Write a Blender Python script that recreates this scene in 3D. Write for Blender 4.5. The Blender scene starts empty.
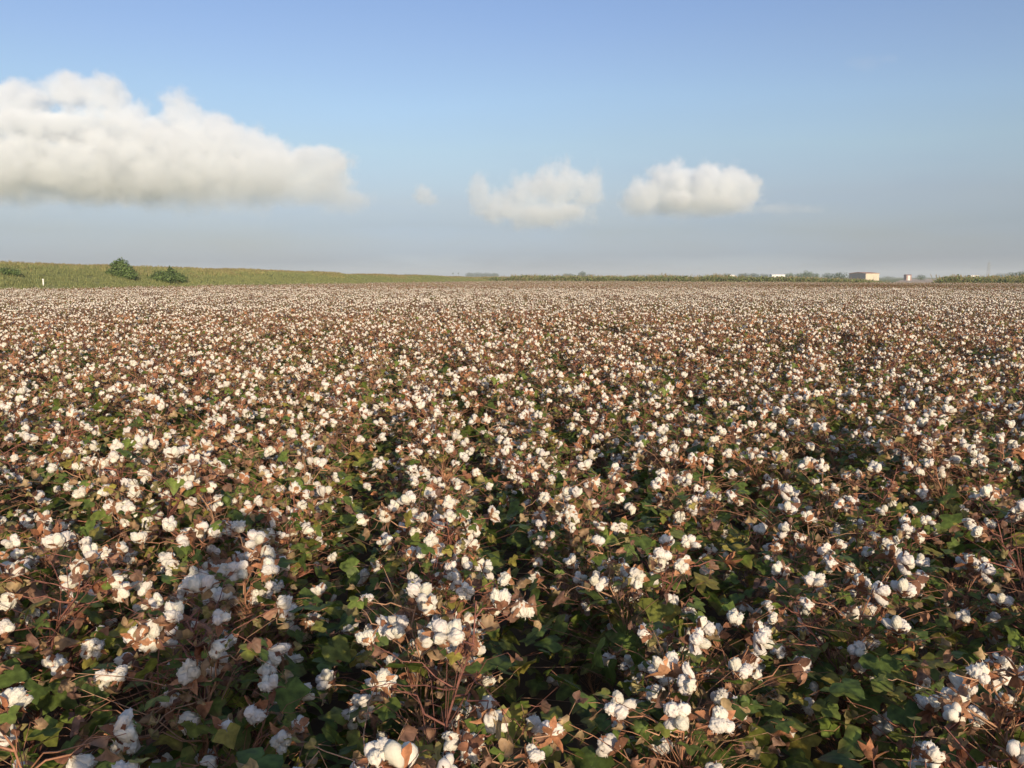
import bpy, math, random
import numpy as np
from mathutils import Vector, Matrix, noise as mnoise

R = math.radians
rng = np.random.default_rng(11)
random.seed(11)
scene = bpy.context.scene
COL = scene.collection

# ------------------------------------------------------------------ camera
CAM_H = 1.75
FPX = 835.0                      # focal length in pixels of the 1024 px wide picture
HORIZON = 277.0
PITCH = math.atan((384.0 - HORIZON) / FPX)
cam = bpy.data.cameras.new('camera')
cam.sensor_width = 36.0
cam.lens = FPX / 1024.0 * 36.0
cam.clip_start = 0.05
cam.clip_end = 60000.0
cam_o = bpy.data.objects.new('camera', cam)
cam_o.location = (0, 0, CAM_H)
cam_o.rotation_euler = (math.pi / 2 - PITCH, 0, 0)
COL.objects.link(cam_o)
scene.camera = cam_o


def ground_x(px, d):
    """sideways distance of picture column px at d metres ahead, near the horizon"""
    return (px - 512.0) / FPX * d * math.cos(PITCH)


def height_at(py, d):
    """height of picture row py (near the horizon) at d metres ahead"""
    return CAM_H + (HORIZON - py) / FPX * d


# ------------------------------------------------------------------ light
SUN_EL, SUN_AZ = R(15.5), R(162.5)   # azimuth clockwise from +Y (the way the camera looks)
sdir = Vector((math.sin(SUN_AZ) * math.cos(SUN_EL), math.cos(SUN_AZ) * math.cos(SUN_EL), math.sin(SUN_EL)))
sun = bpy.data.lights.new('sun', 'SUN')
sun.energy = 5.0
sun.angle = R(0.53)
sun.color = (1.0, 0.82, 0.585)
sun_o = bpy.data.objects.new('sun', sun)
sun_o.rotation_euler = (-sdir).to_track_quat('-Z', 'Y').to_euler()
COL.objects.link(sun_o)

world = bpy.data.worlds.new('World')
scene.world = world
world.use_nodes = True
wn, wl = world.node_tree.nodes, world.node_tree.links
wn.clear()
sky = wn.new('ShaderNodeTexSky')
sky.sky_type = 'NISHITA'
sky.sun_disc = False
sky.sun_elevation = SUN_EL
sky.sun_rotation = SUN_AZ
sky.altitude = 0
sky.air_density = 1.0
sky.dust_density = 1.2
sky.ozone_density = 2.5
bg = wn.new('ShaderNodeBackground')
bg.inputs['Strength'].default_value = 0.128
wo = wn.new('ShaderNodeOutputWorld')
# sky tint by height: humid air below, unseen zenith brightened as added fill light
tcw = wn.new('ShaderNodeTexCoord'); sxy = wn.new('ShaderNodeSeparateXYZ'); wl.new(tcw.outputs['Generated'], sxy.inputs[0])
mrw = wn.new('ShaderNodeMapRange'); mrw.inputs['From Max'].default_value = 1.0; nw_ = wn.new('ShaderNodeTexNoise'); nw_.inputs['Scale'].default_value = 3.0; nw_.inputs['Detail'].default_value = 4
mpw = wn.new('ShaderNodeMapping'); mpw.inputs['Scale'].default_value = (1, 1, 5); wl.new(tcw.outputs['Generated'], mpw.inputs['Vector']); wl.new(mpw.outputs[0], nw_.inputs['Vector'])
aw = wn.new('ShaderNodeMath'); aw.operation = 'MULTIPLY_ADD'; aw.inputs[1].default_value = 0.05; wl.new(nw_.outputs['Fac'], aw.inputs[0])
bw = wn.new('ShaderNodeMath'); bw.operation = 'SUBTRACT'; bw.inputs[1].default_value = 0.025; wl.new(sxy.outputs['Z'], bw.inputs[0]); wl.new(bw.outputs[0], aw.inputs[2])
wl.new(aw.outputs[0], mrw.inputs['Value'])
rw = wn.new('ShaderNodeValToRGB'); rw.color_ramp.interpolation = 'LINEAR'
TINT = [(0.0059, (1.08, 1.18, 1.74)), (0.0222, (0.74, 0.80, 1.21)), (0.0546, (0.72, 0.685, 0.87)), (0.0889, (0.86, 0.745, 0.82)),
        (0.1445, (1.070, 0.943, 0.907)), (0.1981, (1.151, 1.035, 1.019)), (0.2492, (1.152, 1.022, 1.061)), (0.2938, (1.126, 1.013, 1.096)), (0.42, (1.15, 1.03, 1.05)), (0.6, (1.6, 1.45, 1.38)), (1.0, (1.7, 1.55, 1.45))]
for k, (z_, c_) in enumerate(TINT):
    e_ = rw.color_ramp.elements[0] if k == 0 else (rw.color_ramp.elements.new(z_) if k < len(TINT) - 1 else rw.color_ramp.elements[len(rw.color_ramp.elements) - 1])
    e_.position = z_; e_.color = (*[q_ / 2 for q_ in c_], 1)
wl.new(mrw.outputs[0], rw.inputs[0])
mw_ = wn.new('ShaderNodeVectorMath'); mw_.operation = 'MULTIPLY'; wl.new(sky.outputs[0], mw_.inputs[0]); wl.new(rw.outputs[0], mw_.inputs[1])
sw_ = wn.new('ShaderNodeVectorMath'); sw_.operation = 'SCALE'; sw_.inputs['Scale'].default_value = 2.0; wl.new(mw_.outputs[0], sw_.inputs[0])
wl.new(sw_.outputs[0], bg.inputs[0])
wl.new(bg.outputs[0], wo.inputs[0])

vs = scene.view_settings
vs.view_transform = 'Standard'
vs.look = 'None'
vs.exposure = 0.14
vs.gamma = 1.0
vs.use_curve_mapping = False
scene.render.engine = 'CYCLES'
cy = scene.cycles
cy.max_bounces = 10
cy.diffuse_bounces = 3
cy.glossy_bounces = 2
cy.transmission_bounces = 4
cy.volume_bounces = 6
cy.transparent_max_bounces = 8
cy.sample_clamp_indirect = 6.0
cy.use_denoising = True
cy.volume_step_rate = 1.0
cy.volume_max_steps = 256


# ------------------------------------------------------------------ materials
def new_mat(name):
    m = bpy.data.materials.new(name)
    m.use_nodes = True
    m.node_tree.nodes.clear()
    return m, m.node_tree.nodes, m.node_tree.links


def attr_mat(name, rough=0.7, translucent=0.0, bump=0.0, bump_scale=200.0, var=0.25, var_scale=60.0, spec=0.3, tr_tint=None):
    """colour from the vertex attribute 'col', varied by noise; a share of the light passes through"""
    m, n, l = new_mat(name)
    out = n.new('ShaderNodeOutputMaterial')
    at = n.new('ShaderNodeAttribute'); at.attribute_name = 'col'
    tc = n.new('ShaderNodeTexCoord')
    nz = n.new('ShaderNodeTexNoise'); nz.inputs['Scale'].default_value = var_scale; nz.inputs['Detail'].default_value = 3
    l.new(tc.outputs['Object'], nz.inputs['Vector'])
    mr = n.new('ShaderNodeMapRange')
    mr.inputs['From Min'].default_value = 0.3; mr.inputs['From Max'].default_value = 0.7
    mr.inputs['To Min'].default_value = 1 - var; mr.inputs['To Max'].default_value = 1 + var
    l.new(nz.outputs['Fac'], mr.inputs['Value'])
    mul = n.new('ShaderNodeVectorMath'); mul.operation = 'SCALE'
    l.new(at.outputs['Color'], mul.inputs[0]); l.new(mr.outputs[0], mul.inputs['Scale'])
    p = n.new('ShaderNodeBsdfPrincipled')
    p.inputs['Roughness'].default_value = rough
    p.inputs['Specular IOR Level'].default_value = spec
    l.new(mul.outputs[0], p.inputs['Base Color'])
    if bump:
        b = n.new('ShaderNodeBump'); b.inputs['Strength'].default_value = bump; b.inputs['Distance'].default_value = 0.002
        nb = n.new('ShaderNodeTexNoise'); nb.inputs['Scale'].default_value = bump_scale; nb.inputs['Detail'].default_value = 4
        l.new(tc.outputs['Object'], nb.inputs['Vector'])
        l.new(nb.outputs['Fac'], b.inputs['Height']); l.new(b.outputs[0], p.inputs['Normal'])
    if translucent:
        t = n.new('ShaderNodeBsdfTranslucent')
        if tr_tint:
            tm = n.new('ShaderNodeVectorMath'); tm.operation = 'MULTIPLY'
            tm.inputs[1].default_value = tr_tint
            l.new(mul.outputs[0], tm.inputs[0]); l.new(tm.outputs[0], t.inputs['Color'])
        else:
            l.new(mul.outputs[0], t.inputs['Color'])
        mx = n.new('ShaderNodeMixShader'); mx.inputs[0].default_value = translucent
        l.new(p.outputs[0], mx.inputs[1]); l.new(t.outputs[0], mx.inputs[2])
        l.new(mx.outputs[0], out.inputs['Surface'])
    else:
        l.new(p.outputs[0], out.inputs['Surface'])
    return m


M_LINT = attr_mat('cotton_lint', rough=1.0, translucent=0.22, bump=0.6, bump_scale=260, var=0.05, var_scale=40, spec=0.0)
M_BUR = attr_mat('dry_bur', rough=0.75, translucent=0.15, bump=0.4, bump_scale=180, var=0.35, var_scale=70)
M_LEAF = attr_mat('cotton_leaf', rough=0.55, translucent=0.32, bump=0.35, bump_scale=110, var=0.35, var_scale=45, tr_tint=(1.3, 1.35, 0.8))
M_STEM = attr_mat('cotton_stem', rough=0.7, bump=0.3, bump_scale=150, var=0.3, var_scale=50)
PLANT_MATS = [M_LINT, M_BUR, M_LEAF, M_STEM]
M_GRASS = attr_mat('meadow_grass', rough=0.8, translucent=0.3, var=0.2, var_scale=3)
M_TREE = attr_mat('tree_leaf', rough=0.7, translucent=0.25, var=0.25, var_scale=0.5)
M_BARK = attr_mat('tree_bark', rough=0.9, bump=0.5, bump_scale=8, var=0.3, var_scale=6)
M_PAINT = attr_mat('painted_panel', rough=0.6, var=0.08, var_scale=1.5)


def ground_mat(name, stops, scales=(0.05, 1.7, 14.0), bump=0.6, dist=0.03, rough=0.95):
    m, n, l = new_mat(name)
    out = n.new('ShaderNodeOutputMaterial')
    tc = n.new('ShaderNodeTexCoord')
    acc = None
    for s, w in zip(scales, (0.4, 0.35, 0.25)):
        nz = n.new('ShaderNodeTexNoise'); nz.inputs['Scale'].default_value = s; nz.inputs['Detail'].default_value = 6
        l.new(tc.outputs['Object'], nz.inputs['Vector'])
        mu = n.new('ShaderNodeMath'); mu.operation = 'MULTIPLY_ADD'; mu.inputs[1].default_value = w
        l.new(nz.outputs['Fac'], mu.inputs[0])
        if acc:
            l.new(acc, mu.inputs[2])
        else:
            mu.inputs[2].default_value = 0
        acc = mu.outputs[0]
    cr = n.new('ShaderNodeValToRGB')
    e = cr.color_ramp.elements
    e[0].position, e[0].color = stops[0][0], (*stops[0][1], 1)
    e[1].position, e[1].color = stops[-1][0], (*stops[-1][1], 1)
    for pos, c in stops[1:-1]:
        k = e.new(pos); k.color = (*c, 1)
    l.new(acc, cr.inputs[0])
    p = n.new('ShaderNodeBsdfPrincipled'); p.inputs['Roughness'].default_value = rough
    p.inputs['Specular IOR Level'].default_value = 0.15
    l.new(cr.outputs[0], p.inputs['Base Color'])
    b = n.new('ShaderNodeBump'); b.inputs['Strength'].default_value = bump; b.inputs['Distance'].default_value = dist
    l.new(acc, b.inputs['Height']); l.new(b.outputs[0], p.inputs['Normal'])
    l.new(p.outputs[0], out.inputs['Surface'])
    return m


M_SOIL = ground_mat('field_soil', [(0.3, (0.06, 0.042, 0.028)), (0.5, (0.12, 0.085, 0.058)), (0.7, (0.2, 0.145, 0.1))])
M_MEADOW = ground_mat('meadow_ground', [(0.35, (0.10, 0.13, 0.05)), (0.5, (0.17, 0.19, 0.075)), (0.65, (0.26, 0.24, 0.12))])
M_LEVEE = ground_mat('levee_turf', [(0.35, (0.10, 0.13, 0.045)), (0.52, (0.17, 0.18, 0.07)), (0.68, (0.27, 0.24, 0.12))])
M_DIRT = ground_mat('dry_dirt', [(0.35, (0.36, 0.27, 0.19)), (0.5, (0.44, 0.34, 0.25)), (0.65, (0.5, 0.41, 0.3))])


# ------------------------------------------------------------------ mesh building
class MB:
    """collects vertices, faces, a colour per vertex and a material number per face"""

    def __init__(s):
        s.v, s.f, s.c, s.m, s.n = [], [], [], [], 0

    def add(s, v, f, col, mat=0):
        if not isinstance(f, np.ndarray) and len({len(q) for q in f}) > 1:      # triangles and quads together
            v = np.asarray(v, float).reshape(-1, 3)
            for k in {len(q) for q in f}:
                g = [q for q in f if len(q) == k]
                use = sorted({i for q in g for i in q}); new = {i: j for j, i in enumerate(use)}
                c = np.asarray(col, float)
                s.add(v[use], [[new[i] for i in q] for q in g], c if c.ndim == 1 else c[use], mat)
            return
        v = np.asarray(v, float).reshape(-1, 3)
        s.v.append(v)
        c = np.asarray(col, float)
        s.c.append(np.tile(c[:3], (len(v), 1)) if c.ndim == 1 else c)
        f = np.asarray(f, int)
        s.f.append(f + s.n)
        s.m.append(np.full(len(f), mat))
        s.n += len(v)

    def add_mb(s, o, mat4, mat=None, tint=1.0):
        A = np.array(mat4)
        for v, f, c, m, off in o.chunks():
            s.add(v @ A[:3, :3].T + A[:3, 3], f - off, c * tint, 0)
            s.m[-1] = m if mat is None else np.full(len(m), mat)

    def chunks(s):
        off = 0
        for v, f, c, m in zip(s.v, s.f, s.c, s.m):
            yield v, f, c, m, off
            off += len(v)

    def mesh(s, name, mats, smooth=True):
        me = bpy.data.meshes.new(name)
        V = np.concatenate(s.v)
        faces, mi = [], []
        for f, m in zip(s.f, s.m):
            faces += f.tolist()
            mi += m.tolist()
        me.from_pydata(V.tolist(), [], faces)
        for m in mats:
            me.materials.append(m)
        if len(mats) > 1:
            me.polygons.foreach_set('material_index', np.array(mi, np.int32))
        if smooth:
            me.polygons.foreach_set('use_smooth', np.ones(len(faces), bool))
        a = me.attributes.new('col', 'FLOAT_COLOR', 'POINT')
        C = np.ones((len(V), 4), np.float32)
        C[:, :3] = np.concatenate(s.c)
        a.data.foreach_set('color', C.ravel())
        me.update()
        return me

    def build(s, name, mats, parent=None, smooth=True):
        return link(bpy.data.objects.new(name, s.mesh(name, mats if isinstance(mats, list) else [mats], smooth)), parent)


def link(o, parent=None):
    COL.objects.link(o)
    if parent is not None:
        o.parent = parent
    return o


def tag(o, label=None, cat=None, group=None, kind=None):
    if label: o['label'] = label
    if cat: o['category'] = cat
    if group: o['group'] = group
    if kind: o['kind'] = kind
    return o


def empty(name, loc=(0, 0, 0), rz=0.0):
    o = bpy.data.objects.new(name, None)
    o.empty_display_size = 0.2
    o.location = loc
    o.rotation_euler = (0, 0, rz)
    return link(o)


def copy_tree(o, parent=None):
    c = o.copy()
    COL.objects.link(c)
    if parent is not None:
        c.parent = parent
    for ch in list(o.children):
        copy_tree(ch, c)
    return c


_ico = {}


def ico(level):
    if level in _ico:
        return _ico[level]
    t = (1 + 5 ** 0.5) / 2
    v = [(-1, t, 0), (1, t, 0), (-1, -t, 0), (1, -t, 0), (0, -1, t), (0, 1, t), (0, -1, -t), (0, 1, -t), (t, 0, -1), (t, 0, 1), (-t, 0, -1), (-t, 0, 1)]
    f = [(0, 11, 5), (0, 5, 1), (0, 1, 7), (0, 7, 10), (0, 10, 11), (1, 5, 9), (5, 11, 4), (11, 10, 2), (10, 7, 6), (7, 1, 8),
         (3, 9, 4), (3, 4, 2), (3, 2, 6), (3, 6, 8), (3, 8, 9), (4, 9, 5), (2, 4, 11), (6, 2, 10), (8, 6, 7), (9, 8, 1)]
    v = [np.array(p) / np.linalg.norm(p) for p in v]
    for _ in range(level):
        mid, nf = {}, []

        def m(a, b):
            k = (min(a, b), max(a, b))
            if k not in mid:
                p = v[a] + v[b]
                v.append(p / np.linalg.norm(p))
                mid[k] = len(v) - 1
            return mid[k]
        for a, b, c in f:
            ab, bc, ca = m(a, b), m(b, c), m(c, a)
            nf += [(a, ab, ca), (b, bc, ab), (c, ca, bc), (ab, bc, ca)]
        f = nf
    _ico[level] = (np.array(v), np.array(f))
    return _ico[level]


def frame_from(d, up=(0, 0, 1)):
    d = np.asarray(d, float); d = d / (np.linalg.norm(d) + 1e-9)
    a = np.cross(up, d)
    if np.linalg.norm(a) < 1e-4:
        a = np.cross((1, 0, 0), d)
    a /= np.linalg.norm(a)
    return a, np.cross(d, a), d


def tube(mb, pts, rad, col, sides=5, mat=0):
    pts = np.asarray(pts, float)
    n = len(pts)
    ang = np.arange(sides) / sides * 2 * np.pi
    V = []
    for i in range(n):
        d = pts[min(i + 1, n - 1)] - pts[max(i - 1, 0)]
        a, b, _ = frame_from(d, (0.13, 0.2, 1) if abs(d[2]) < 0.9 * np.linalg.norm(d) else (1, 0.1, 0))
        r = rad[i]
        V.append(pts[i] + r * (np.cos(ang)[:, None] * a + np.sin(ang)[:, None] * b))
    F = []
    for i in range(n - 1):
        for k in range(sides):
            q = (i * sides + k, i * sides + (k + 1) % sides, (i + 1) * sides + (k + 1) % sides, (i + 1) * sides + k)
            F.append(q)
    mb.add(np.concatenate(V), F, col, mat)


def wob(p, seed, s):
    """cheap smooth noise, vectorised, about -1..1"""
    r = np.random.default_rng(seed)
    o = np.zeros(len(p))
    for k in range(5):
        d = r.normal(size=3); ph = r.uniform(0, 6.28)
        o += np.sin(p @ d * s * (0.7 + 0.35 * k) + ph) / (1 + 0.35 * k)
    return o / 2.6


# ------------------------------------------------------------------ cotton bolls
LINT_C = np.array((0.79, 0.755, 0.69))
BUR_COLS = [(0.34, 0.15, 0.075), (0.27, 0.115, 0.062), (0.40, 0.20, 0.105), (0.21, 0.095, 0.055)]


def lint_mb(level, seed, n_locks, spread):
    r = np.random.default_rng(seed)
    mb = MB()
    V0, F0 = ico(level)
    for k in range(n_locks):
        az = 2 * np.pi * (k + r.uniform(-0.16, 0.16)) / n_locks
        tilt = R(r.uniform(20, 36)) * spread
        L = r.uniform(0.0185, 0.0245)
        W = r.uniform(0.0145, 0.0185) * (4.4 / n_locks) ** 0.4
        v = V0.copy()
        z = v[:, 2]
        fat = 0.80 + 0.28 * z - 0.12 * z * z          # wider towards the open end
        p = np.stack([v[:, 0] * W * fat, v[:, 1] * W * fat, z * L], 1)
        dsp = 1 + 0.20 * wob(v, seed * 31 + k, 3.0) + 0.13 * wob(v, seed * 57 + k, 6.5) + (0.07 * wob(v, seed * 91 + k, 14.0) + 0.05 * wob(v, seed * 17 + k, 27.0) if level >= 2 else 0)
        p *= dsp[:, None]
        if k == 0 and seed % 3 == 1:          # one lock strung out of the case
            p[:, 2] *= 1.45; p[:, :2] *= 0.82; tilt += 0.5
        c, s = math.cos(tilt), math.sin(tilt)
        p = p + np.array((0, 0, L * 0.95))
        q = np.stack([p[:, 0] * c + p[:, 2] * s, p[:, 1], -p[:, 0] * s + p[:, 2] * c], 1)
        q[:, 0] += 0.004
        q[:, 2] += 0.004 + r.uniform(-0.003, 0.004)
        ca, sa = math.cos(az), math.sin(az)
        q = np.stack([q[:, 0] * ca - q[:, 1] * sa, q[:, 0] * sa + q[:, 1] * ca, q[:, 2]], 1)
        tint = LINT_C * r.uniform(0.84, 1.05) * (1, r.uniform(.965, 1.0), r.uniform(.90, 1.0))
        mb.add(q, F0, tint, 0)
        if level >= 3:        # loose fibres
            cen = q.mean(0)
            for w in range(16):
                i = int(r.integers(len(q)))
                if q[i][2] < 0.012:
                    continue
                d = q[i] - cen; d /= np.linalg.norm(d)
                b = q[i] - d * .002
                bend = r.normal(0, .5, 3)
                ln = r.uniform(.002, .0058)
                e1 = b + (d + bend * .4) * ln; e2 = e1 + (d * .5 + bend + (0, 0, -.3)) * ln * .7
                tube(mb, [b, e1, e2], [.0016, .0009, .0002], tint, 3, 0)
    return mb


def bur_mb(seed, n, detail=2, empty_bur=False):
    """the dry opened case: pointed carpels bent outwards, ragged bracts below"""
    r = np.random.default_rng(seed)
    mb = MB()
    col = np.array(BUR_COLS[seed % len(BUR_COLS)])
    for k in range(n + 3):
        bract = k >= n
        if bract and detail < 2 and k > n:
            break
        az = 2 * np.pi * ((k + 0.5) / n if not bract else (k - n + 0.3) / 3) + r.uniform(-0.2, 0.2)
        L = r.uniform(0.042, 0.056) if not bract else r.uniform(0.03, 0.05)
        w = r.uniform(0.009, 0.0135) if not bract else r.uniform(0.012, 0.018)
        lift = r.uniform(0.4, 1.15) if not bract else r.uniform(-0.35, 0.2)
        curl = r.uniform(-0.9, 0.3) if not bract else r.uniform(-0.8, 0.8)
        if empty_bur:
            lift += 0.5
        ts = (0, 0.35, 0.7, 1.0) if detail == 2 else (0, 0.55, 1.0)
        ws = (0.35, 1.0, 0.7, 0.05) if detail == 2 else (0.4, 1.0, 0.05)
        V, F = [], []
        a, x, z = lift, 0.0, 0.0
        tp = 0
        for i, (t, ww) in enumerate(zip(ts, ws)):
            x += (t - tp) * L * math.cos(a); z += (t - tp) * L * math.sin(a)
            tp = t
            a += curl * 0.5
            cup = 0.35 * w * ww
            tw = r.uniform(-0.25, 0.25) * w
            V += [(x, -w * ww, z + cup + tw), (x, 0, z), (x, w * ww, z + cup - tw)]
            if i:
                b = (i - 1) * 3
                F += [(b, b + 1, b + 4, b + 3), (b + 1, b + 2, b + 5, b + 4)]
        V = np.array(V)
        ca, sa = math.cos(az), math.sin(az)
        V = np.stack([V[:, 0] * ca - V[:, 1] * sa, V[:, 0] * sa + V[:, 1] * ca, V[:, 2]], 1)
        mb.add(V, F, col * r.uniform(0.75, 1.25) * ((0.9, 0.95, 1.0) if bract else (1, 1, 1)), 1)
    return mb


N_BOLL = 9
BOLLS = []
for i in range(N_BOLL):
    nl = (4, 5, 4, 4, 3, 5, 4, 4, 5)[i]
    sp = (0.85, 0.95, 0.7, 1.05, 0.8, 0.75, 1.2, 0.6, 1.0)[i]
    d = dict(hq=lint_mb(3, 100 + i, nl, sp), mid=lint_mb(1, 100 + i, nl, sp), bur=bur_mb(200 + i, nl), bur_low=bur_mb(200 + i, nl, 1))
    d['mesh'] = d['hq'].mesh('cotton_boll', [M_LINT])
    bm_ = MB(); bm_.add_mb(d['bur'], np.eye(4), 0)
    d['bur_mesh'] = bm_.mesh('bur', [M_BUR])
    BOLLS.append(d)
EMPTY_BURS = []
for i in range(3):
    d = dict(mb=bur_mb(300 + i, 4 + i % 2, 2, True))
    bm_ = MB(); bm_.add_mb(d['mb'], np.eye(4), 0)
    d['mesh'] = bm_.mesh('empty_bur', [M_BUR])
    EMPTY_BURS.append(d)


def green_boll_mb():
    mb = MB()
    v, f = ico(2)
    z = v[:, 2]
    p = v * np.array((0.0165, 0.0165, 0.021)) * (1 - 0.22 * np.clip(z, 0, 1) ** 2)[:, None]
    p[:, 2] += 0.02 + 0.006 * np.clip(z, 0, 1) ** 6
    mb.add(p, f, (0.14, 0.20, 0.05), 0)
    r = np.random.default_rng(5)
    for k in range(3):
        az = 2.1 * k
        V = np.array([(0.004, -0.012, 0.0), (0.004, 0.012, 0.0), (0.021, -0.013, 0.016), (0.021, 0.013, 0.016), (0.02, 0, 0.036), (0.018, -0.011, 0.03), (0.018, 0.011, 0.03)])
        F = [(0, 1, 3), (0, 3, 2), (2, 3, 4), (2, 4, 5), (3, 6, 4)]
        ca, sa = math.cos(az), math.sin(az)
        V = np.stack([V[:, 0] * ca - V[:, 1] * sa, V[:, 0] * sa + V[:, 1] * ca, V[:, 2]], 1)
        mb.add(V, F, (0.11, 0.15, 0.045), 0)
    return mb


GREEN = green_boll_mb()
GREEN_MESH = GREEN.mesh('green_boll', [M_LEAF])


def low_boll(mb, M, r, detail):
    """far bolls: lumpy four-lobed lint on a few pointed carpels"""
    if detail == 1:
        v, f = ico(1)
        az = np.arctan2(v[:, 1], v[:, 0])
        k = 1 + 0.16 * np.cos(4 * az + r.uniform(0, 6)) * (1 - v[:, 2] ** 2) + 0.12 * wob(v, int(r.integers(1e6)), 4)
        p = v * np.array((0.031, 0.031, 0.027)) * k[:, None] + np.array((0, 0, 0.033))
    else:
        v, f = ico(0)
        p = v * np.array((0.031, 0.031, 0.028)) * r.uniform(0.75, 1.25, (12, 1)) + np.array((0, 0, 0.03))
    A = np.array(M)
    mb.add(p @ A[:3, :3].T + A[:3, 3], f, LINT_C * r.uniform(0.82, 1.02) * (1, .985, .95), 0)
    col = np.array(BUR_COLS[int(r.integers(len(BUR_COLS)))])
    V, F = [], []
    for k in range(4 if detail == 1 else 3):
        a = 2 * np.pi * (k + r.uniform(0, 0.5)) / (4 if detail == 1 else 3)
        c, s = math.cos(a), math.sin(a)
        b = len(V)
        V += [(-s * 0.012, c * 0.012, 0.0), (s * 0.012, -c * 0.012, 0.0), (c * 0.042, s * 0.042, r.uniform(0.008, 0.032))]
        F.append((b, b + 1, b + 2))
    mb.add(np.array(V) @ A[:3, :3].T + A[:3, 3], F, col, 1)


# ------------------------------------------------------------------ cotton leaves
LOBES = [(-168, .22), (-140, .55), (-112, .66), (-84, .86), (-60, .70), (-40, .58), (-20, .80), (0, 1.04), (20, .80), (40, .58), (60, .70), (84, .86), (112, .66), (140, .55), (168, .22)]
GREENS = [(0.095, 0.135, 0.028), (0.13, 0.17, 0.036), (0.075, 0.110, 0.026), (0.18, 0.195, 0.042), (0.11, 0.15, 0.03), (0.27, 0.23, 0.05)]
BROWNS = [(0.25, 0.165, 0.095), (0.21, 0.12, 0.08), (0.34, 0.245, 0.135), (0.17, 0.095, 0.07), (0.26, 0.14, 0.088), (0.24, 0.20, 0.085)]


def leaf(mb, M, size, col, dry, r, detail, mat=2):
    if detail >= 2:
        oa = np.array([R(a) for a, _ in LOBES]); orr = np.array([q for _, q in LOBES]) * r.uniform(0.88, 1.1, len(LOBES))
        ring = np.stack([np.cos(oa) * orr, np.sin(oa) * orr], 1)
        P = np.concatenate([[(0, 0)], ring * 0.52, ring])
        n = len(LOBES)
        F = []
        for i in range(n - 1):
            F += [(0, 1 + i, 2 + i), (1 + i, 1 + n + i, 2 + n + i), (1 + i, 2 + n + i, 2 + i)]
    else:
        P = np.array([(0, 0), (.1, -.62), (.25, -.8), (.52, -.42), (1.0, 0), (.52, .42), (.25, .8), (.1, .62)]) if detail == 1 else np.array([(-.2, 0), (.3, -.7), (1.0, 0), (.3, .7)])
        F = [(0, i, i + 1) for i in range(1, len(P) - 1)]
    x, y = P[:, 0], P[:, 1]
    rad = np.hypot(x, y)
    if dry:
        k = r.uniform(1.3, 3.0)
        # rolled up about the midrib, and crumpled
        yy = np.sin(y * k) / k; zz = (1 - np.cos(y * k)) / k * (1 if r.random() < .7 else -1)
        k2 = r.uniform(-1.6, 1.6)
        xx = np.sin(x * k2) / k2 if abs(k2) > .1 else x
        zz = zz + (1 - np.cos(x * k2)) / max(abs(k2), .1) * np.sign(k2)
        zz += 0.16 * np.sin(5 * x + r.uniform(0, 6)) * rad + r.uniform(-.2, .2, len(x)) * rad
        yy = yy + r.uniform(-.1, .1, len(x)) * rad
        V = np.stack([xx, yy, zz], 1)
    else:
        fold = r.uniform(-0.1, 0.35); droop = r.uniform(0.05, 0.5)
        z = fold * np.abs(y) - droop * rad ** 2 * 0.6 + 0.06 * np.sin(6 * np.arctan2(y, x) + r.uniform(0, 6)) * rad
        V = np.stack([x, y, z], 1)
    V = V * size
    A = np.array(M)
    c = np.array(col) * r.uniform(0.8, 1.2)
    if detail >= 2:                                          # paler veins, mottled blade
        vein = np.ones(len(P)); vein[0] = 1.35
        for a in (3, 7, 11, 1, 13):
            vein[1 + a] = 1.3; vein[1 + len(LOBES) + a] = 1.15
        c = c * (vein * r.uniform(.8, 1.15, len(P)))[:, None]
    if not dry and r.random() < 0.3 and detail >= 1:      # browned edge
        t = np.clip((rad - 0.55) / 0.5, 0, 1)[:, None] * r.uniform(0.3, 1.0)
        c = c * (1 - t) + np.array((0.19, 0.11, 0.05)) * t
    mb.add(V @ A[:3, :3].T + A[:3, 3], F, c, mat)


def mat_axes(pos, zdir, xdir, roll=0.0):
    z = np.asarray(zdir, float); z /= np.linalg.norm(z)
    x = np.asarray(xdir, float); x = x - z * (x @ z)
    if np.linalg.norm(x) < 1e-3:
        x = np.cross(z, (0.3, 0.8, 0.5))
    x /= np.linalg.norm(x)
    y = np.cross(z, x)
    if roll:
        x, y = x * math.cos(roll) + y * math.sin(roll), y * math.cos(roll) - x * math.sin(roll)
    M = np.eye(4); M[:3, 0], M[:3, 1], M[:3, 2], M[:3, 3] = x, y, z, pos
    return M


# ------------------------------------------------------------------ cotton plants
STEM_COLS = [(0.25, 0.10, 0.066), (0.29, 0.14, 0.082), (0.19, 0.08, 0.06), (0.33, 0.19, 0.115)]


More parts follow.
